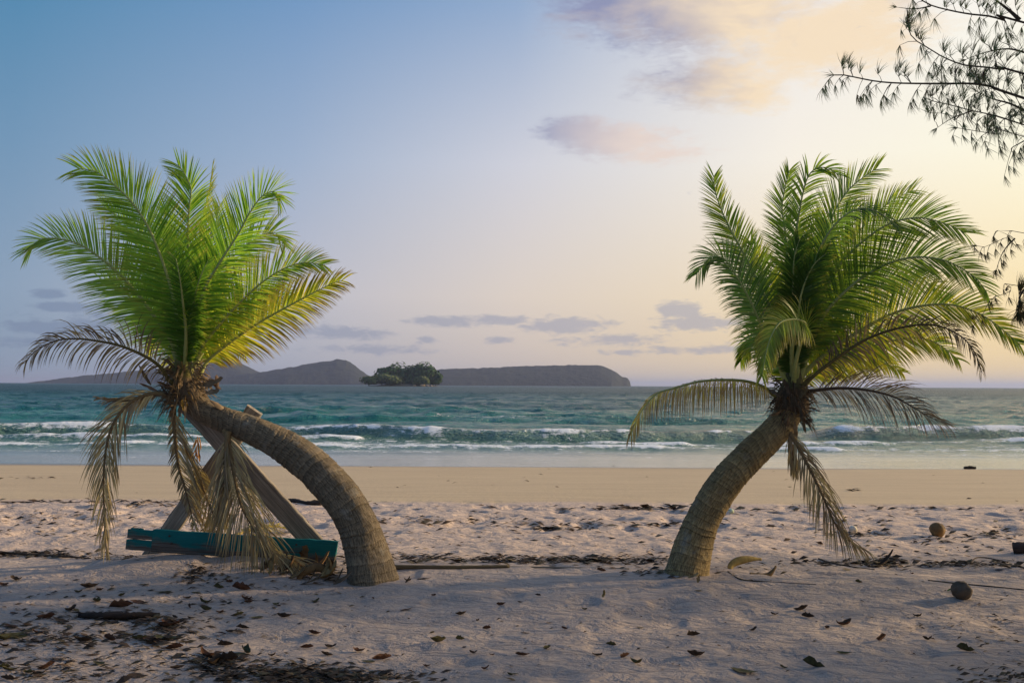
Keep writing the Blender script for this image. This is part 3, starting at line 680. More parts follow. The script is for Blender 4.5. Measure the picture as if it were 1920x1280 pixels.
frond(P1, to3(c2([(905, 320), (908, 420), (918, 540), (932, 650), (960, 745), (990, 860), (1010, 960)]), 9.1, .15), n=70, L=.55, seed=22, face=(-.2, -1, .1), cols=TAN + BROWN[:1], hang=.04, ang=(50, 34), sides=(1, .3), wid=.016, start=.08, label='dead frond hanging behind the crossed timbers', **DT)
frond(P1, to3(c3([(215, 320), (245, 400), (262, 520), (285, 650), (320, 770), (380, 880), (440, 980), (520, 1035), (612, 1068)]), 8.85, -.15), n=105, L=.72, seed=23, face=(0, -1, .1), cols=TAN, hang=.05, ang=(34, 20), start=.04, wid=.0125, sides=(1, 1), label='large dead frond draped over the painted plank', **DT)
frond(P1, to3(c3([(240, 330), (220, 440), (215, 560), (210, 680), (200, 800)]), 8.8, -.05), n=60, L=.5, seed=24, face=(0, -1, .1), cols=TAN, hang=.12, ang=(22, 10), start=.1, wid=.0125, **DT)
frond(P1, to3(c3([(-10, 430), (60, 560), (110, 700), (160, 830), (150, 900), (60, 980)]), 9.25, .1), n=50, L=.36, seed=25, face=(0, -1, .1), cols=TAN, hang=.2, ang=(50, 25), wid=.014, **DT)

# ---- second palm (free standing)
base = at(1288, 1083, 8.95); base.z = gz(base.x, base.y)
P2 = empty('coconut_palm', base, label='curved free standing coconut palm with ringed trunk and wind-swept crown before the sunset sky', cat='palm tree', group='coconut palms on the beach')
palm_trunk(P2, [(1282, 1108, 44, 8.95), (1288, 1075, 41, 8.95), (1299, 1030, 39, 8.96), (1315, 982, 35, 8.98), (1340, 935, 34, 9.0), (1370, 893, 34, 9.04), (1402, 858, 32, 9.07), (1435, 826, 31, 9.1), (1464, 796, 30, 9.12), (1481, 770, 27, 9.14), (1487, 745, 24, 9.15), (1488, 715, 17, 9.15)], (1.5, 1.28, .82), 8)
m = MB(); rg = random.Random(9)
m.tube(spline([at(1481, 775, 9.12), at(1485, 755, 9.14), at(1486, 735, 9.15), at(1487, 700, 9.15), at(1490, 660, 9.15)], 12), [.13, .15, .15, .14, .13, .11, .09, .08, .07, .065, .06, .04], 14, [(.13, .095, .06)] * 5 + [(.14, .13, .06)] * 7, True, 1, .12)
fibres(m, at(1485, 752, 9.13), .125, 380, rg, (.18, .12, .07), ln=.17, wid=.006); m.build('crown_fibre', FIBRE, P2)
for k, (a, b, dx, dz, ln, w, c) in enumerate([(1512, 764, 1, .1, .13, .03, (.07, .05, .04)), (1464, 745, -.6, .6, .14, .035, (.16, .11, .07)), (1470, 768, -.6, -.6, .14, .04, (.22, .14, .07)), (1490, 790, .2, -1, .2, .05, (.24, .17, .09)), (1500, 775, .5, -.8, .18, .05, (.3, .22, .1)), (1480, 740, 0, 1, .16, .05, (.12, .09, .06)), (1500, 745, .6, .8, .13, .04, (.2, .15, .08)), (1478, 782, -.3, -1, .17, .05, (.2, .13, .07))]):
    m = MB(); shard(m, at(a, b, 8.98), (dx, rg.uniform(-.3, .2), dz), ln, w, c, rg, .4); m.build('dry_sheath', LITTER, P2)
Yd = 9.15
def F2(pts, dY, **kw): return frond(P2, to3([(1487 + .1 * (pts[0][0] - 1487), 738)] + pts, Yd, dY), **kw)
G2 = [(.19, .27, .055), (.15, .24, .05), (.24, .31, .06), (.11, .19, .04)]
F2(c4([(790, 1100), (750, 1000), (695, 880), (640, 760), (580, 650), (515, 560), (450, 560), (388, 635)]), -.4, n=92, L=.46, seed=31, face=(.2, -1, .25), cols=[(.16, .25, .09), (.15, .27, .07), (.18, .24, .12)], droop=.2)
F2(c4([(805, 1080), (790, 950), (745, 820), (680, 680), (610, 540), (550, 430), (500, 320), (475, 240), (470, 175)]), -.1, n=98, L=.48, seed=32, face=(.1, -1, 0), cols=G2 + YEL[2:], sides=(1, .8))
F2(c4([(835, 1100), (828, 850), (820, 640), (805, 450), (790, 310), (822, 150)]), .15, n=92, L=.42, seed=33, face=(0, -1, 0), cols=G2)
F2(c4([(848, 1000), (848, 700), (850, 500), (872, 330), (905, 190), (950, 140), (1010, 140), (1060, 180)]), -.3, n=80, L=.42, seed=34, face=(.2, -1, .1), cols=G2[1:], wid=.016, miss=.25, droop=.22)
F2(c4([(860, 1090), (885, 900), (930, 700), (980, 500), (1030, 350), (1110, 230), (1232, 138)]), .3, n=98, L=.52, seed=35, face=(0, -1, 0), cols=G2 + YEL[2:])
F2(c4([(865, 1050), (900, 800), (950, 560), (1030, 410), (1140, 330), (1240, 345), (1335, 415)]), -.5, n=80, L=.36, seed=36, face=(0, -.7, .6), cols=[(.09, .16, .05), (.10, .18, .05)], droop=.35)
F2(c4([(880, 1080), (915, 930), (970, 750), (1060, 590), (1180, 470), (1300, 395), (1430, 370), (1560, 400), (1645, 440)]), -.1, n=105, L=.60, seed=37, face=(0, -1, .15), cols=G2)
F2(c4([(885, 1080), (970, 850), (1100, 700), (1250, 600), (1400, 555), (1550, 570), (1680, 640), (1745, 715)]), -.2, n=105, L=.56, seed=38, face=(0, -1, .3), cols=G2, droop=.14)
F2(c4([(890, 1100), (1000, 1000), (1150, 900), (1300, 820), (1450, 780), (1600, 780), (1750, 840), (1900, 960)]), .1, n=112, L=.50, seed=39, face=(0, -1, .2), cols=G2 + YEL, tipc=.25)
F2(c4([(890, 1150), (960, 1090), (1080, 1000), (1200, 930), (1350, 882), (1500, 872), (1620, 920), (1690, 1000), (1722, 1090)]), -.5, n=78, L=.30, seed=40, face=(0, -1, .4), cols=BROWN + [(.14, .13, .05)], dead=True, droop=.2, stem=(.22, .18, .06), tip=(.1, .07, .05), wid=.013, label='browned frond arching across the lower crown')
F2(c4([(890, 1160), (980, 1070), (1120, 1000), (1280, 950), (1420, 930), (1520, 960), (1610, 1030)]), .2, n=90, L=.42, seed=41, face=(0, -1, .2), cols=YEL + [(.24, .35, .06), (.2, .3, .06)], tipc=.3, droop=.2)
F2(c4([(880, 1080), (940, 900), (1050, 780), (1180, 700), (1330, 660), (1480, 680), (1560, 760)]), .8, n=90, L=.5, seed=42, face=(0, -1, .1), cols=G2)
F2(c4([(870, 1080), (900, 850), (960, 690), (1060, 540), (1180, 400), (1290, 300), (1400, 240)]), .8, n=90, L=.5, seed=43, face=(0, -1, .0), cols=G2 + YEL[2:])
F2(c4([(850, 1080), (880, 820), (910, 620), (920, 470), (960, 380)]), .9, n=75, L=.5, seed=44, face=(0, -1, 0), cols=G2[1:])
F2(c4([(820, 1080), (780, 900), (720, 740), (690, 600), (640, 480)]), .8, n=80, L=.46, seed=45, face=(0, -1, 0), cols=G2[1:])
F2(c4([(800, 1120), (750, 1020), (690, 950), (640, 940), (595, 1040)]), .4, n=70, L=.34, seed=46, face=(0, -1, .1), cols=G2 + YEL[:1], droop=.28)
F2(c4([(850, 1060), (880, 940), (900, 870), (850, 845), (780, 860), (735, 930), (710, 1020), (695, 1110)]), -1.0, n=85, L=.34, seed=47, face=(.2, -1, .5), cols=[(.24, .34, .09), (.28, .36, .09), (.34, .37, .10)], droop=.3, tipc=.3, start=.35, label='young frond arching forward and down before the crown')
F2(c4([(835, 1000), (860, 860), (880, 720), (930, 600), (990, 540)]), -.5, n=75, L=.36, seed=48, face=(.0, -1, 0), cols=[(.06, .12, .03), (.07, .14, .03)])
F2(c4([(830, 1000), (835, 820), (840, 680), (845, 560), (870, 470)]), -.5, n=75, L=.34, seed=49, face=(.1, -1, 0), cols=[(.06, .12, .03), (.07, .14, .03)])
F2(c4([(890, 1130), (1000, 1060), (1130, 1020), (1250, 1040), (1350, 1090)]), .5, n=75, L=.32, seed=50, face=(0, -1, .1), cols=YEL + G2[:1], droop=.25)
F2(c5([(850, 230), (790, 185), (690, 152), (560, 145), (440, 155), (330, 185), (230, 215), (175, 270), (125, 345), (92, 430)]), -.35, n=80, L=.44, seed=51, face=(0, -.5, 1), cols=YEL + [(.4, .32, .12), (.45, .36, .14)], hang=.75, droop=.5, ang=(75, 30), wid=.009, miss=.1, tipc=.6, tip=(.24, .17, .10), stem=(.24, .22, .06), label='yellowing frond reaching out low over the sea')
F2(c6([(640, 110), (690, 100), (850, 85), (1000, 95), (1150, 130), (1250, 180), (1350, 240), (1472, 296)]), -.2, n=78, L=.46, seed=52, face=(0, -1, .4), cols=BROWN + [(.2, .18, .16)], dead=True, droop=.14, stem=(.10, .07, .05), tip=(.12, .09, .07), wid=.010, ang=(55, 18), label='grey brown withered frond reaching out above the waves')
frond(P2, to3(c5([(915, 400), (940, 450), (1000, 560), (1060, 680), (1110, 790), (1160, 900), (1225, 975), (1312, 1032)]), 9.05, -.1), n=70, L=.46, seed=53, face=(-.1, -1, .1), cols=TAN + BROWN[:2], hang=.2, ang=(36, 12), start=.03, wid=.0125, label='dead frond dangling from the crown to the sand', **DT)
frond(P2, to3(c5([(910, 420), (925, 480), (940, 560), (950, 620)]), 9.1, 0), n=26, L=.25, seed=54, cols=TAN, hang=.6, ang=(25, 10), wid=.016, **DT)

# ------------------------------------------------------------------ timber trestle with painted plank
def plank(mb, p0, p1, h, d, nseg=26, col=(.2, .17, .14), wob=.006, seed=0, ends=(0, 0)):
    """rough sawn board from p0 to p1; h seen height, d depth"""
    rg = random.Random(seed); p0 = Vector(p0); p1 = Vector(p1); T = (p1 - p0).normalized()
    dep = Vector((0, 1, 0)); dep = (dep - T * dep.dot(T)).normalized(); up = dep.cross(T) 
    if up.z < 0 and abs(up.z) > .2: up = -up
    prof = [(-.5, -.42), (-.46, -.5), (.46, -.5), (.5, -.42), (.5, .42), (.46, .5), (-.46, .5), (-.5, .42)]
    vs = []; n = len(prof)
    for i in range(nseg + 1):
        c = p0.lerp(p1, i / nseg); a = rg.gauss(0, wob * .5); b = rg.gauss(0, wob * .5)
        for (u, w) in prof:
            sh = ends[0] * u if i == 0 else (ends[1] * u if i == nseg else 0)
            vs.append(c + up * (u * h + (a if u > 0 else b)) + dep * w * d + T * sh + T * (rg.gauss(0, wob * 1.2) if i in (0, nseg) else 0))
    fs = [(i * n + j, i * n + (j + 1) % n, (i + 1) * n + (j + 1) % n, (i + 1) * n + j) for i in range(nseg) for j in range(n)]
    fs += [tuple(range(n - 1, -1, -1)), tuple(nseg * n + j for j in range(n))]
    mb.add(vs, fs, col)
TR = empty('timber_trestle', on_ground(430, 1050), label='crossed weathered timbers with a turquoise painted plank propping up the leaning palm', cat='wooden trestle')
def wood_mat(name, base, dk, paint=None):
    m, G, out = material(name)
    tcv = G.attr('tc').outputs['Vector']
    n = G.noise(G.vmul(tcv, (2.2, 60, 60)), 1.0, 5, .65); n2 = G.noise(G.vmul(tcv, (3, 9, 9)), 1.0, 4, .6)
    c = G.mix(G.rng(n, .35, .65), dk, base)
    c = G.mix(G.rng(n2, .45, .7, 0, .5), c, dk)
    h = n
    if paint:
        sx = G.sep(tcv)
        # paint worn off the lower edge towards one end
        wear = G.m('ADD', G.m('MULTIPLY', sx[1], 8.0), G.m('ADD', G.m('MULTIPLY_ADD', n2, 2.4, -1.2), G.m('MULTIPLY_ADD', n, 1.2, -.6)))
        pm = G.rng(wear, -.32, .05, 0, 1)
        c = G.mix(pm, c, G.mix(n2, paint, tuple(v * .45 for v in paint[:3]) + (1,)))
    principled(G, out, c, .85, G.bump(h, .8, .008), .2); return m
GW = wood_mat('grey_timber', (.42, .36, .29, 1), (.16, .135, .11, 1)); PW = wood_mat('turquoise_timber', (.17, .15, .125, 1), (.06, .05, .045, 1), (.014, .20, .20, 1))
def board(name, p0, p1, h, d, mat, parent, seed, shape=None, **kw):
    mb = MB(); plank(mb, p0, p1, h, d, seed=seed, wob=.004, **kw)
    T = (Vector(p1) - Vector(p0)); L = T.length; T.normalize(); dep = (Vector((0, 1, 0)) - T * T.y).normalized(); up = dep.cross(T)
    if up.z < 0: up = -up
    tcs = []
    for v in mb.v:
        q = Vector(v) - Vector(p0); tcs.append((q.dot(T) + seed, q.dot(up), q.dot(dep)))
    o = mesh_obj(name, mb.v, mb.f, mat, None, False, mb.c, {'tc': tcs}); o.parent = parent; o.matrix_parent_inverse = Matrix.Translation(-parent.location); return o
PXM = 9.2 / F_PX
board('beam', at(352, 757, 9.16), at(592, 1022, 9.30), 36 * PXM, .07, GW, TR, 1)
board('beam', at(478, 768, 9.40), at(276, 1052, 9.40), 31 * PXM, .07, GW, TR, 2)
# nub of the second beam above the trunk is its upper end; two boards make up the painted seat plank
board('plank', at(287, 1012.3, 9.12), at(631, 1035, 9.12), 41 * PXM, .045, PW, TR, 3, ends=(.0, .02))
board('plank_end', at(241, 999.5, 9.12), at(289, 1002.7, 9.121), 17 * PXM, .041, PW, TR, 3, nseg=6)
board('plank_end', at(238, 1019.5, 9.12), at(289, 1022.7, 9.121), 18.5 * PXM, .041, PW, TR, 3, nseg=6)
board('splinter_board', at(246, 991.5, 9.13), at(268, 993, 9.13), 5 * PXM, .03, PW, TR, 4)
for k, (a, b) in enumerate([(318, 1004), (322, 1018), (556, 1020), (566, 1032), (412, 846), (404, 862)]):
    m = MB(); q = at(a, b, 9.09 if k < 4 else 9.05); m.tube([q, q + Vector((0, -.012, 0))], .008, 8, (.09, .06, .05))
    m.build('nail', WOOD, TR)

# ------------------------------------------------------------------ casuarina at the edge
TX, TY = 5.35, 6.1
CT = empty('casuarina_tree', (TX, TY, gz(TX, TY)), label='dark feathery casuarina tree whose sprays of needles reach into the bright sky', cat='tree')
m = MB(); m.tube(spline([(TX, TY, -.1), (TX + .05, TY, 1), (TX - .05, TY + .05, 2.4), (TX + .1, TY, 4), (TX + .2, TY - .1, 6), (TX + .3, TY - .2, 8)], 24), list(np.linspace(.2, .05, 24)), 12, (.11, .085, .065), True, 1, .1)
m.build('trunk', WOOD, CT)
BK = (.11, .09, .07)
def tuft(mb, p, d, n, ln, rg, col, w=.0013):
    d = Vector(d).normalized()
    for i in range(n):
        q = (d + Vector((rg.gauss(0, .30), rg.gauss(0, .30), rg.gauss(0, .30)))).normalized(); l = ln * rg.uniform(.55, 1.15)
        s = q.cross(Vector((0, -1, .1)));
        if s.length < .1: s = q.orthogonal()
        s = s.normalized() * w; p2 = p + q * l * .55; p3 = p2 + (q + Vector((.25, 0, -.18))).normalized() * l * .5
        c = tuple(k * rg.uniform(.6, 1.4) for k in col)
        mb.add([p - s, p + s, p2 + s * .9, p2 - s * .9, p3 + s * .2, p3 - s * .2], [(0, 1, 2, 3), (3, 2, 4, 5)], c)
NC = (.17, .20, .12)
def spray(pts, Y, dens, tl, r=.006, side=.10, seed=0, twig=(.05, .16), col=NC, tn=13, anchor=None, up=.5):
    """one limb: a traced twig line running back to the trunk, side twigs and needle tufts"""
    rg = random.Random(seed); P = [at(a, b, Y) for a, b in pts]
    full = P + ([Vector(anchor)] if anchor else [])
    C = spline(full, 60); b = MB(); nd = MB()
    b.tube(C, [r * (.35 + 1.3 * i / 59) for i in range(60)], 6, BK)
    Ltot = sum((C[i + 1] - C[i]).length for i in range(59)); N = int(Ltot * dens)
    for k in range(N):
        f = (k + rg.random()) / N; i = min(58, int(f * 59)); p = C[i]; T = (C[i] - C[i + 1]).normalized()
        sgn = 1 if rg.random() < up else -1
        d = (T * rg.uniform(.1, .9) + Vector((0, rg.uniform(-.6, .6), sgn * rg.uniform(.4, 1)))).normalized()
        l = rg.uniform(*twig) * (.6 + .8 * min(1, f * 1.5)); q = p + d * l; mid = p + d * l * .5 + Vector((0, 0, .01))
        b.tube([p, mid, q], [.0022, .0017, .0012], 4, BK, False)
        wd = Vector((.35, 0, .55 if sgn > 0 else -.5))
        tuft(nd, q, d * .4 + wd, tn, tl, rg, col)
        if rg.random() < .45: tuft(nd, mid, d * .3 + wd + Vector((0, 0, -.2)), tn // 2, tl * .75, rg, col)
    tuft(nd, C[0], (C[0] - C[1]).normalized(), tn, tl * .8, rg, col)
    br = b.build('branch', WOOD, CT)
    o = mesh_obj('needles', nd.v, nd.f, NEEDLE, None, True, nd.c); o.parent = br; o['kind'] = 'stuff'
SY = 6.0
def A(z): return (TX - .05, TY, z)
spray([(1720, -5), (1745, 10), (1782, 20), (1820, 27), (1857, 31), (1890, 40), (1925, 44)], SY, 26, .09, .010, seed=1, anchor=A(3.3), twig=(.04, .12))
spray([(1682, 14), (1715, 17), (1745, 12)], SY, 18, .06, .003, seed=2)
spray([(1858, -6), (1890, 18), (1912, 38)], SY, 30, .09, .008, seed=3)
spray([(1703, 52), (1712, 72), (1740, 90), (1770, 108), (1807, 122), (1845, 126), (1882, 131), (1925, 140)], SY, 40, .10, .009, seed=4, anchor=A(3.0), twig=(.04, .16), up=.75)
spray([(1564, 141), (1583, 141), (1612, 147), (1645, 153), (1682, 156), (1732, 157), (1782, 157), (1820, 157), (1857, 162), (1882, 172), (1925, 186)], SY, 42, .085, .010, seed=5, anchor=A(2.75), twig=(.05, .17))
spray([(1750, 190), (1782, 197), (1820, 207), (1857, 215), (1890, 225), (1925, 236)], SY, 46, .085, .007, seed=6, anchor=A(2.6), twig=(.04, .15))
spray([(1757, 240), (1785, 222), (1820, 209)], SY, 26, .07, .003, seed=7)
spray([(1795, 240), (1832, 246), (1870, 252), (1925, 258)], SY, 34, .075, .005, seed=8, anchor=A(2.5), up=.4)
spray([(1908, 296), (1896, 280), (1910, 270), (1925, 262)], SY, 22, .075, .003, seed=9, up=.1)
spray([(1832, 172), (1860, 185), (1895, 195), (1925, 210)], SY + .2, 60, .09, .005, seed=10)
spray([(1810, 112), (1850, 98), (1890, 92), (1925, 100)], SY + .3, 34, .08, .004, seed=11)
spray([(1832, 461), (1846, 463), (1873, 451), (1895, 443), (1925, 438)], SY, 28, .06, .004, seed=12, anchor=A(2.2), col=(.09, .085, .04), twig=(.03, .08), up=.2)
spray([(1868, 506), (1877, 480), (1889, 461), (1903, 447)], SY, 30, .055, .003, seed=13, col=(.09, .085, .04), twig=(.02, .06), up=.2)
spray([(1826, 610), (1842, 591), (1858, 561), (1883, 551), (1903, 543), (1925, 538)], SY, 20, .06, .004, seed=14, anchor=A(1.95), col=(.09, .075, .035), twig=(.02, .07), up=.3)
spray([(1908, 585), (1911, 565), (1915, 550), (1925, 540)], SY, 70, .11, .005, seed=15, col=(.09, .08, .035), twig=(.02, .08), up=.1, tn=22)
# the body of the crown, outside the picture: it shades the near sand
m = MB(); rg = random.Random(77); limbs = MB()
cl = []
for k in range(210):
    a = rg.uniform(0, 6.28); rr2 = rg.random() ** .5
    c = Vector((10.2 + 3.4 * rr2 * math.cos(a), 5.0 + 7.6 * rr2 * math.sin(a), rg.uniform(1.5, 7.2)))
    if c.x > c.y * .56 + 1.2: cl.append(c)
for k in range(40):                       # unseen boughs added above the camera to shade the near sand
    c = Vector((rg.uniform(-7, 7), rg.uniform(-5, 6.5), 0)); c.z = 3.7 + max(0, c.y) * .52 + rg.uniform(0, 2.2); cl.append(c)
for c in cl:
    hub = Vector((TX + .1 + (c.x - TX) * .15, TY + (c.y - TY) * .15, min(7.5, c.z * .85 + .6)))
    if c.x > c.y * .56 + 1.2 or c.z > 3.5: limbs.tube([hub, hub.lerp(c, .5) + Vector((0, 0, .55)), c], [.05, .03, .01], 5, (.09, .07, .055), False)
    for j in range(46):
        p = c + Vector((rg.gauss(0, .38), rg.gauss(0, .38), rg.gauss(0, .30)))
        tuft(m, p, (rg.gauss(0, 1), rg.gauss(0, 1), rg.gauss(0, 1)), 9, .26, rg, NC, .009)
limbs.build('limbs', WOOD, CT)
o = m.build('crown', NEEDLE, CT, kind='stuff')  # needles of the crown and of the added overhead boughs

# ------------------------------------------------------------------ things lying on the beach
def husk_ball(name, px, py, rpx, col, label, cat, seed, mat=HUSK, sq=.92, dent=.05):
    p = on_ground(px, py + rpx * .8); r = rpx * p.y / F_PX; rg = random.Random(seed)
    bm = bmesh.new(); bmesh.ops.create_icosphere(bm, subdivisions=4, radius=1); off = seed * 9.7; vs = []; cc = []
    ax = Vector((rg.uniform(-1, 1), rg.uniform(-1, 1), .6)).normalized()
    for v in bm.verts:
        a = v.co.dot(ax); th = math.atan2(v.co.y, v.co.x)
        k = 1 + .05 * math.cos(3 * th) * (1 - a * a) + dent * (float(fbm(np.array(v.co.x * 2 + off), np.array(v.co.y * 2 + v.co.z * 1.7 + off), 3)) - .5) * 2
        vs.append((v.co.x * r * k, v.co.y * r * k, v.co.z * r * k * sq))
        s = .75 + .5 * float(vn(v.co.x * 2.2 + off, v.co.z * 2.2 + v.co.y)); cc.append(tuple(q * s for q in col))
    o = mesh_obj(name, vs, [tuple(q.index for q in f.verts) for f in bm.faces], mat, None, True, cc); bm.free()
    # husk cap of the stalk
    o.location = (p.x, p.y, p.z + r * .78); o.rotation_euler = (rg.random(), rg.random(), rg.random()); return props(o, label, cat)
def coconut(px, py, rpx, col, label, seed, dent=.05):
    o = husk_ball('coconut', px, py, rpx, col, label, 'coconut', seed, dent=dent)
    r = rpx * o.location.y / F_PX; mb = MB()
    for k in range(3):
        a = k * 2.1; mb.add([Vector((0, 0, r * .93)), Vector((math.cos(a) * r * .42, math.sin(a) * r * .42, r * .90)), Vector((math.cos(a + .9) * r * .5, math.sin(a + .9) * r * .5, r * .86)), Vector((math.cos(a + 1.8) * r * .42, math.sin(a + 1.8) * r * .42, r * .90))], [(0, 1, 2, 3)], (.12, .08, .05))
    c = mesh_obj('stalk_cap', mb.v, mb.f, LITTER, None, False, mb.c); c.parent = o
coconut(1758, 993, 14.5, (.22, .135, .055), 'orange brown coconut lying on the pale trampled sand', 1)
coconut(1804, 1107, 18, (.15, .11, .075), 'dark grey brown coconut in the shade with a green leaf beside it', 2, .17)
husk_ball('foam_float', 1600, 993, 8, (.75, .66, .52), 'small round cream float half hidden beyond the dangling dead frond', 'float', 3, dent=.02)
husk_ball('plastic_float', 1371, 958, 5, (.62, .72, .55), 'tiny pale float on the sand edge close beside the free standing palm trunk', 'float', 4, dent=.02)

def leaf_geo(seed, curl, fold, wr=.36):
    rg = random.Random(seed); vs = []; N = 9; Mm = 5
    for i in range(N):
        f = i / (N - 1); w = wr * math.sin(math.pi * min(1, f ** .75)) ** .9 + .012; th = curl * (f - .5) * 2
        x = math.sin(th) / max(curl, .1) * .5; z = (1 - math.cos(th)) / max(curl, .1) * .5
        for j in range(Mm):
            t = (j / (Mm - 1) - .5) * 2
            vs.append((x, t * w * .5 * (1 - fold * .35 * abs(t)) * rg.uniform(.7, 1.25) + .03 * math.sin(f * 5 + seed), z + abs(t) ** 1.4 * w * fold * (1 + .3 * rg.uniform(-1, 1)) + .015 * rg.uniform(-1, 1)))
    return vs, [(i * Mm + j, i * Mm + j + 1, (i + 1) * Mm + j + 1, (i + 1) * Mm + j) for i in range(N - 1) for j in range(Mm - 1)]
LCOL = {'dark brown': (.060, .038, .024), 'reddish brown': (.115, .052, .028), 'olive brown': (.095, .082, .032), 'tan': (.22, .15, .075)}
SHP = {'flat': (.35, .12), 'curled': (1.5, .45), 'folded': (.6, 1.1), 'twisted': (1.0, .7)}
LM = {}
for ci, (cn, cv) in enumerate(LCOL.items()):
    for si, (sn, (cu, fo)) in enumerate(SHP.items()):
        vs, fs = leaf_geo(ci * 7 + si * 3, cu, fo)
        rgk = random.Random(ci * 11 + si)
        me = bpy.data.meshes.new('dry_leaf'); me.from_pydata(vs, [], fs); me.materials.append(LITTER)
        a = me.color_attributes.new('Col', 'FLOAT_COLOR', 'POINT'); cl = []
        for v in vs: q = rgk.uniform(.6, 1.4); cl += [cv[0] * q, cv[1] * q, cv[2] * q, 1]
        a.data.foreach_set('color', cl)
        sm = me.polygons; sm.foreach_set('use_smooth', [True] * len(sm)); LM[(cn, sn)] = me
h7 = [(295,62,45),(335,43,70),(375,55,30),(420,40,20),(540,33,40),(365,97,50),(515,97,60),(455,75,30),(610,62,60),(700,85,40),(735,62,40),(820,45,40),(860,25,25),(905,52,70),(925,90,60),(935,100,40),(1035,110,35),(1185,98,40),(1065,155,60),(770,103,60),(710,118,35),(770,128,50),(825,138,40),(895,146,40),
(50,140,40),(35,188,75),(170,160,70),(225,168,70),(265,130,60),(455,118,80),(45,230,100),(140,215,60),(20,240,60),(245,232,40),(310,245,70),(410,240,60),(460,250,30),(520,240,60),(570,248,90),(630,236,110),(655,157,30),(710,158,20),(640,185,90),(620,192,60),(660,178,70),(870,210,60),(910,196,50),(845,262,60),(505,290,50),(655,272,60),(600,292,30),(925,287,90),(900,293,50),(1020,302,40),(1225,297,50),(1345,283,60),
(770,303,90),(610,330,60),(665,348,60),(175,345,70),(145,370,70),(110,365,50),(370,330,60),(40,355,80),(10,345,50),(515,378,70),(800,330,110),(850,320,80),(1380,322,50),(1430,313,80),(1315,325,20),(1525,127,50),(1730,145,50),(1790,168,22),(1825,200,32),(1640,247,70),(1620,215,22),(1725,240,34),(1775,290,45),(1845,297,28),(1740,270,20),(1880,110,38),(1625,75,22),(1400,85,20),(1600,340,40),(1820,350,50),(1910,370,24),(1530,20,40),(1590,12,50),(1755,12,18),
(60,15,60),(10,35,60),(120,262,50),(15,265,50),(25,390,60),(960,158,50),(1180,218,60),(1240,268,60),(1150,270,50)]
h8 = [(700,295,34),(97,313,22),(30,340,22),(50,455,36),(140,415,26),(198,440,30),(40,538,60),(130,513,50),(320,540,54),(480,435,34),(690,540,74),(680,465,55),(905,445,46),(465,568,62),(425,543,50),(1245,425,80),(1180,437,40),(1520,393,44),(1300,265,26),(985,385,40),(1245,530,50),(1130,580,80),(620,465,14),(565,590,14),(10,607,30),(1085,368,60),(1110,395,50),(870,600,90),(1020,585,40),(370,500,40),(270,365,30),(1500,232,20),(335,222,34),(1385,480,60),(1560,480,50),(1700,520,60)]
spots = [(a / 2, b / 2 + 1080, l / 2) for a, b, l in h7] + [(a / 2 + 960, b / 2 + 960, l / 2) for a, b, l in h8]
ZN = [(0, 330, 1060, 1135, 'on the shaded sand left of the trestle'), (330, 640, 1060, 1135, 'on the sand just below the painted plank'), (640, 960, 1060, 1135, 'near the foot of the leaning palm'),
      (0, 200, 1135, 1200, 'left of the driftwood piece in the left foreground'), (200, 420, 1135, 1200, 'beside the driftwood piece in the left foreground'), (420, 700, 1135, 1200, 'on open sand in front of the leaning palm'),
      (0, 240, 1200, 1290, 'in the lower left corner of the sand'), (240, 480, 1200, 1290, 'along the bottom sand left of the big litter patch'), (480, 760, 1200, 1290, 'around the big litter patch at the bottom'), (700, 1000, 1135, 1290, 'on bare sand at the bottom centre'),
      (960, 1280, 1060, 1200, 'on bare sand left of the free standing palm foot'), (1280, 1600, 1060, 1160, 'on the sand in front of the free standing palm'), (1600, 1920, 1060, 1190, 'on the sand around the dark coconut'), (1000, 1280, 1200, 1290, 'on the bottom sand right of centre'), (1280, 1920, 1160, 1290, 'on the bottom sand in the right foreground')]
used = set(); cn_l = list(LCOL); sn_l = list(SHP)
for i, (px, py, ln) in enumerate(spots):
    rg = random.Random(i * 3 + 5); zone = next((zn[4] for zn in ZN if zn[0] <= px < zn[1] and zn[2] <= py < zn[3]), 'on the shaded sand')
    sz = 'tiny' if ln < 15 else 'small' if ln < 24 else 'medium' if ln < 34 else 'large'
    combos = [(c, s) for c in cn_l[:3] for s in sn_l] + [('tan', s) for s in sn_l]; k0 = rg.randrange(12); combos = combos[k0:12] + combos[:k0] + combos[12:]
    for (c, s) in combos:
        lab = f'{sz} {s} {c} dry leaf {zone}'
        if lab not in used: break
    used.add(lab)
    p = on_ground(px, py, .004); L = ln * p.y / F_PX * 1.12
    o = bpy.data.objects.new('dry_leaf', LM[(c, s)]); COL.objects.link(o); o.location = p
    sc = L; o.scale = (sc, sc * rg.uniform(.8, 1.3), sc * rg.uniform(.5, .9)); o.rotation_euler = (rg.gauss(0, .15), rg.gauss(0, .12), rg.gauss(0, .45) + (math.pi if rg.random() < .5 else 0))
    props(o, lab, 'dry leaf', 'dry leaves scattered on the near sand')
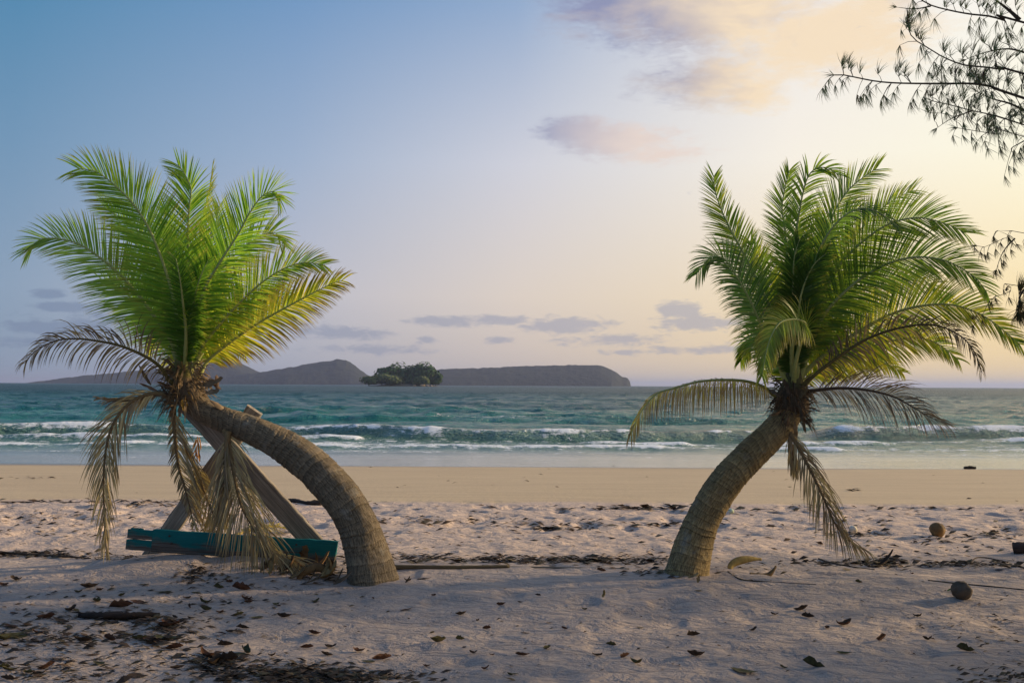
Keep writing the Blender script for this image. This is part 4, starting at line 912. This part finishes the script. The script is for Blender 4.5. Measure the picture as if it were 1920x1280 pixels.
# fine litter nobody could count
def bits(name, spots_, col_sets, seed, up=.5, big=1.0):
    rg = random.Random(seed); mb = MB()
    for (px, py, sx, sy, n, ln) in spots_:
        for k in range(n):
            q = on_ground(max(-80, min(2000, px + rg.gauss(0, sx))), min(1330, py + rg.gauss(0, sy)), .003); L = ln * rg.uniform(.35, 1.3) * big
            a = rg.uniform(-.7, .7) + (math.pi if rg.random() < .5 else 0); d = Vector((math.cos(a), math.sin(a) * .8, rg.uniform(0, up * .4))).normalized()
            s = Vector((-d.y, d.x, rg.uniform(-.5, .5))).normalized() * L * rg.uniform(.06, .26); w = rg.uniform(.6, 1.4); c = rg.choice(col_sets); c = tuple(v * w for v in c)
            h = Vector((0, 0, 1)) * L * rg.uniform(.03, .22)
            mb.add([q - d * L * .5, q - s * .9 + h * .5, q + s + h, q + d * L * .5 + h * .8], [(0, 1, 2), (1, 3, 2)], c)
    return mb.build(name, LITTER, None, False, kind='stuff')
DK = [(.07, .045, .03), (.10, .06, .035), (.05, .038, .028), (.13, .09, .045)]
bits('wrack_line', [(60, 1040, 60, 3, 240, .10), (180, 1046, 40, 2, 60, .07), (900, 1050, 90, 4, 300, .10), (1060, 1052, 70, 4, 220, .10), (1180, 1050, 60, 5, 200, .09), (780, 1044, 40, 3, 90, .08), (1230, 1070, 40, 8, 60, .08), (1550, 1056, 60, 3, 70, .08), (1650, 1058, 45, 3, 90, .10), (1660, 1053, 18, 4, 90, .10), (1800, 1058, 80, 3, 150, .10), (1890, 1060, 40, 4, 60, .09),
                    (570, 1060, 50, 10, 160, .10), (600, 1075, 40, 10, 90, .10), (1380, 1065, 60, 9, 50, .07)], DK + [(.16, .12, .07)], 3)
bits('leaf_litter', [(200, 1140, 190, 28, 200, .07), (60, 1190, 60, 16, 160, .08), (300, 1180, 50, 14, 120, .08), (260, 1200, 80, 10, 120, .09), (120, 1250, 110, 16, 160, .08), (400, 1245, 40, 12, 130, .08), (520, 1120, 80, 20, 60, .06), (590, 1268, 110, 9, 300, .08), (230, 1162, 70, 6, 100, .09), (370, 1075, 18, 8, 150, .06), (375, 1090, 26, 8, 70, .06), (230, 1158, 60, 7, 60, .06), (310, 1178, 22, 6, 110, .06), (70, 1195, 50, 8, 90, .06), (250, 1202, 60, 5, 60, .06), (550, 1262, 65, 10, 420, .06), (600, 1275, 85, 7, 220, .06), (400, 1242, 30, 7, 100, .06), (100, 1268, 90, 10, 110, .05), (690, 1268, 50, 6, 80, .06), (1880, 1275, 40, 14, 130, .05), (1850, 1200, 60, 40, 90, .05), (1780, 1150, 90, 30, 60, .04),
                    (200, 1130, 200, 30, 150, .035), (700, 1170, 350, 60, 150, .03), (1400, 1180, 350, 60, 170, .03), (200, 1230, 200, 30, 150, .04)], DK, 5)
bits('beach_litter', [(150, 985, 200, 16, 200, .10), (150, 968, 150, 8, 70, .12), (900, 985, 200, 18, 170, .10), (830, 978, 60, 4, 30, .16), (1030, 992, 30, 2, 60, .13), (1150, 985, 90, 4, 50, .14), (1500, 985, 200, 20, 170, .10), (1600, 1003, 30, 3, 60, .12), (1880, 1000, 40, 6, 60, .13), (1780, 1012, 40, 4, 40, .1), (1500, 955, 300, 3, 90, .16), (500, 942, 40, 3, 50, .14), (200, 941, 220, 1.5, 120, .18), (300, 947, 60, 2, 40, .14), (1180, 953, 60, 1.5, 60, .2), (1000, 900, 500, 14, 26, .12), (60, 896, 20, 1, 14, .2), (1605, 919, 6, 1, 10, .2), (600, 1020, 500, 14, 110, .08), (1750, 1030, 120, 8, 60, .08)], DK + [(.2, .15, .09)], 7, .4)

# driftwood, poles, sheath pieces
def log(name, pts, rads, col, label, cat, n=9, wob=.35, flat=.8, seed=0, mat=WOOD, lift=.0, branches=()):
    P = [on_ground(a, b, 0) for a, b in pts]; rd = [r * P[0].y / F_PX for r in rads]
    loc = P[0].copy(); C = spline([p - loc + Vector((0, 0, r * .7 + lift)) for p, r in zip(P, rd)], 26)
    rr3 = np.interp(np.linspace(0, 1, 26), np.linspace(0, 1, len(rd)), rd)
    mb = MB(); mb.tube(C, list(rr3), n, col, True, flat, wob)
    for (i, dx, dy, dz, l) in branches:
        q = C[i]; mb.tube([q, q + Vector((dx, dy, dz)) * l * .5, q + Vector((dx, dy, dz * .4)) * l], [rr3[i] * .45, rr3[i] * .3, rr3[i] * .12], 6, col, True, 1, .2)
    o = mb.build(name, mat, None, True, label=label, cat=cat); o.location = loc; return o
log('driftwood', [(150, 1156), (190, 1160), (250, 1160), (300, 1153)], [5, 8, 9, 3], (.05, .033, .025), 'dark splintered driftwood piece lying on the shaded sand in the left foreground', 'driftwood', wob=.6, branches=[(3, -.9, .2, .3, .12), (20, .9, .3, .15, .12), (16, .7, -.3, .1, .1)])
log('driftwood', [(525, 942), (545, 941), (575, 945), (603, 947)], [3, 5, 4, 5], (.07, .05, .04), 'dark low driftwood log behind the leaning palm trunk', 'driftwood', wob=.5)
log('driftwood', [(1808, 879), (1819, 879), (1829, 879)], [3, 4, 3], (.04, .032, .026), 'small black log lying at the edge of the water', 'driftwood', wob=.4)
log('stump', [(1900, 1036), (1912, 1036), (1935, 1036)], [12, 13, 12], (.10, .07, .06), 'reddish brown cut stump lying at the right edge of the trampled sand', 'stump', wob=.2, flat=.9)
log('bamboo_pole', [(690, 1067), (760, 1066), (850, 1066), (955, 1064)], [4.2, 4.2, 3.8, 3.2], (.16, .125, .075), 'long straight tan pole lying across the sand between the palms', 'pole', wob=.06, flat=1)
log('bamboo_pole', [(735, 1061), (860, 1063), (1000, 1064), (1180, 1067)], [1.8, 1.8, 1.7, 1.2], (.30, .25, .19), 'thin pale stick lying just behind the long tan pole', 'stick', wob=.06, flat=1)
log('fallen_stalk', [(1535, 1048), (1560, 1056), (1600, 1063), (1640, 1068)], [1.5, 1.6, 1.2, .8], (.14, .10, .07), 'thin dark stalk fallen beside the yellow sheath', 'stalk', wob=.1, flat=1)
log('fallen_stalk', [(1365, 1072), (1385, 1085), (1420, 1090), (1530, 1096)], [1.3, 1.3, 1.2, .6], (.12, .09, .06), 'long thin twig curving below the curled brown sheath', 'twig', wob=.1, flat=1)
log('fallen_stalk', [(1820, 1060), (1830, 1050), (1850, 1050), (1890, 1058)], [1.2, 1.2, 1.2, .9], (.10, .07, .05), 'bent brown twig on the wrack line above the dark coconut', 'twig', wob=.1, flat=1, lift=.02)
log('fallen_stalk', [(1740, 1088), (1790, 1094), (1860, 1100), (1920, 1106)], [1, 1.3, 1.2, 1], (.09, .07, .05), 'very long thin twig running behind the dark coconut to the edge', 'twig', wob=.1, flat=1)
log('fallen_stalk', [(0, 1036), (40, 1040), (100, 1043), (170, 1047)], [2.2, 2.4, 1.8, 1.0], (.10, .06, .035), 'reddish stalk along the wrack line at the left edge', 'stalk', wob=.3, flat=1)
log('fallen_stalk', [(0, 941), (60, 941), (150, 942)], [.9, .9, .7], (.09, .07, .05), 'straight dark stick at the far edge of the trampled sand', 'stick', wob=.2, flat=1)
def sheath(px, py, ln, w, dx, dz, col, label, seed, curl=.6, lift=.01, dy=0.0, cat='leaf sheath'):
    rg = random.Random(seed); p = on_ground(px, py, lift); k = p.y / F_PX; mb = MB()
    z2 = 1.5 if px < 640 and py > 1050 else 1.0; col = tuple(q * (1.35 if z2 > 1 else 1) for q in col)
    shard(mb, Vector((0, 0, 0)), (dx, dy, dz), ln * k * z2, w * k * .75 * z2, col, rg, curl, (0, -.5, 1))
    if z2 > 1: shard(mb, Vector((.01, .02, .01)), (dx * .6, dy + .3, dz + .4), ln * k * 1.1, w * k * .5, tuple(q * .7 for q in col), rg, curl, (0, -.5, 1))
    o = mb.build('leaf_sheath', LITTER, None, True, label=label, cat=cat, group='dry leaf sheaths on the sand'); o.location = p; return o
def arc_sheath(pts, w, col, label, seed):
    rg = random.Random(seed); P = [on_ground(a, b) for a, b, h in pts]; k = P[0].y / F_PX; loc = P[0].copy(); Yq = P[0].y
    C = spline([at(a, b, Yq + .03 * i) - loc for i, (a, b, h) in enumerate(pts)], 22); mb = MB(); vs = []; cc = []
    for i, c in enumerate(C):
        f = i / 21; ww = w * k * (.35 + .65 * math.sin(math.pi * min(1, f + .12))) ; s = rg.uniform(.8, 1.15); T = (C[min(i + 1, 21)] - C[max(0, i - 1)]).normalized()
        sd_ = T.cross(Vector((0, -1, .35))).normalized(); nn = Vector((0, -1, .35)).normalized()
        for j in range(5):
            t = (j / 4 - .5); vs.append(c + sd_ * t * ww + nn * (.22 - t * t) * ww * .9); cc.append(tuple(q * s * (1 if j else .6) for q in col))
    mb.add(vs, [(5 * i + j, 5 * i + j + 1, 5 * i + j + 6, 5 * i + j + 5) for i in range(21) for j in range(4)], cc)
    o = mb.build('leaf_sheath', LITTER, None, True, label=label, cat='leaf sheath', group='dry leaf sheaths on the sand'); o.location = loc
    sm = o.modifiers.new('thickness', 'SOLIDIFY'); sm.thickness = .008; return o
arc_sheath([(1368, 1066, 0), (1373, 1057, 0), (1388, 1050, 0), (1410, 1047, 0), (1428, 1048, 0)], 15, (.42, .30, .10), 'curved yellow leaf sheath lying in front of the free standing palm', 1)
arc_sheath([(1406, 1076, 0), (1422, 1080, 0), (1440, 1078, 0), (1452, 1066, 0), (1455, 1060, 0)], 12, (.17, .11, .05), 'curled brown leaf sheath just below the curved yellow one', 2)
arc_sheath([(560, 1086, 0), (570, 1072, 0), (590, 1063, 0), (608, 1067, 0), (618, 1082, 0), (614, 1098, 0)], 17, (.22, .13, .055), 'large arched rusty husk, the biggest of the pile beside the leaning trunk', 21)
arc_sheath([(492, 1062, 0), (508, 1076, 0), (530, 1081, 0), (552, 1070, 0)], 16, (.26, .15, .06), 'cupped orange brown husk at the left of the pile below the plank', 22)
arc_sheath([(586, 1094, 0), (602, 1101, 0), (622, 1099, 0), (636, 1084, 0)], 15, (.15, .085, .04), 'dark cupped husk lowest in the pile beside the leaning trunk', 23)
arc_sheath([(520, 1068, 0), (545, 1058, 0), (572, 1060, 0), (596, 1052, 0)], 13, (.17, .10, .045), 'long brown husk strip across the back of the pile under the plank', 24)
for i, (px, py, ln, w, dx, dz, c, lab, cu) in enumerate([
    (488, 1072, 26, 13, 1, .25, (.14, .075, .03), 'leftmost rusty sheath scrap of the pile under the plank', .5), (505, 1080, 30, 18, .6, .8, (.24, .15, .06), 'upright split husk in the pile below the plank', .5), (530, 1072, 34, 14, .9, .3, (.12, .07, .035), 'dark curled sheath across the middle of the pile', .7),
    (545, 1086, 30, 12, 1, .1, (.20, .12, .05), 'low tan sheath lying in front of the pile', .6), (565, 1066, 30, 16, .3, .9, (.13, .075, .03), 'tall pointed brown sheath standing in the pile', .3), (585, 1072, 36, 14, 1, .35, (.20, .11, .045), 'orange brown sheath at the back of the pile', .6),
    (600, 1085, 34, 18, .9, -.1, (.30, .19, .08), 'broad curled golden sheath nearest the leaning trunk', 1.0), (618, 1078, 28, 20, .5, .5, (.22, .14, .06), 'hooked husk end between the pile and the trunk', .9), (575, 1095, 26, 7, 1, .1, (.10, .06, .03), 'narrow dark strip on the sand in front of the pile', .5), (625, 1098, 30, 10, .8, .1, (.11, .07, .04), 'thin folded sheath at the foot of the leaning trunk', .5),
    (570, 1000, 34, 26, .1, 1, (.16, .09, .04), 'brown triangular husk standing behind the painted plank', .5), (760, 1095, 16, 9, .9, .4, (.10, .06, .03), 'small brown husk scrap right of the leaning trunk foot', .6), (1290, 1085, 22, 9, 1, .1, (.34, .22, .10), 'tan sheath scrap at the foot of the free standing palm', .4), (1308, 1094, 14, 9, .3, .6, (.40, .27, .12), 'golden scrap in front of the free standing palm foot', .4),
    (1130, 1122, 18, 13, .8, .6, (.34, .23, .08), 'yellow brown husk scrap alone on bare sand between the palms', .8), (1650, 1060, 40, 10, 1, .25, (.06, .045, .035), 'dark crumpled sheath on the wrack line right of the palm', .8), (1776, 1110, 16, 6, .9, .2, (.07, .20, .03), 'fresh green leaf beside the dark coconut', .5)]):
    sheath(px, py, ln, w, dx, dz, c, lab, i + 5, cu, cat='leaf' if 'green leaf' in lab else 'leaf sheath')
# fallen yellow frond behind the plank
FF = empty('fallen_frond', on_ground(470, 1005), label='yellow fallen frond lying on the sand behind the painted plank', cat='palm frond')
q0 = [on_ground(440, 1012, .05), on_ground(480, 1006, .10), on_ground(520, 1000, .08), on_ground(560, 998, .03)]
frond(FF, q0, n=36, L=.4, cols=[(.5, .38, .05), (.42, .32, .05)], ang=(50, 30), seed=60, face=(0, -.3, 1), wid=.02, dead=True, stem=(.4, .3, .1), tip=(.3, .2, .05), name='stalk')

# ------------------------------------------------------------------ air
HAZE = 1
if HAZE:
    me = bpy.data.meshes.new('haze'); bm = bmesh.new(); bmesh.ops.create_cube(bm, size=1); bm.to_mesh(me); bm.free()
    hz = bpy.data.objects.new('haze', me); COL.objects.link(hz); hz['kind'] = 'stuff'
    hz.scale = (60000, 50000, 190); hz.location = (0, 20000, 190 / 2 - 30)
    m, G, out = material('haze'); v = G.new('ShaderNodeVolumePrincipled'); v.inputs['Color'].default_value = (.56, .65, .97, 1); v.inputs['Density'].default_value = .000065; v.inputs['Anisotropy'].default_value = .2
    G.l.new(v.outputs[0], out.inputs['Volume']); me.materials.append(m)
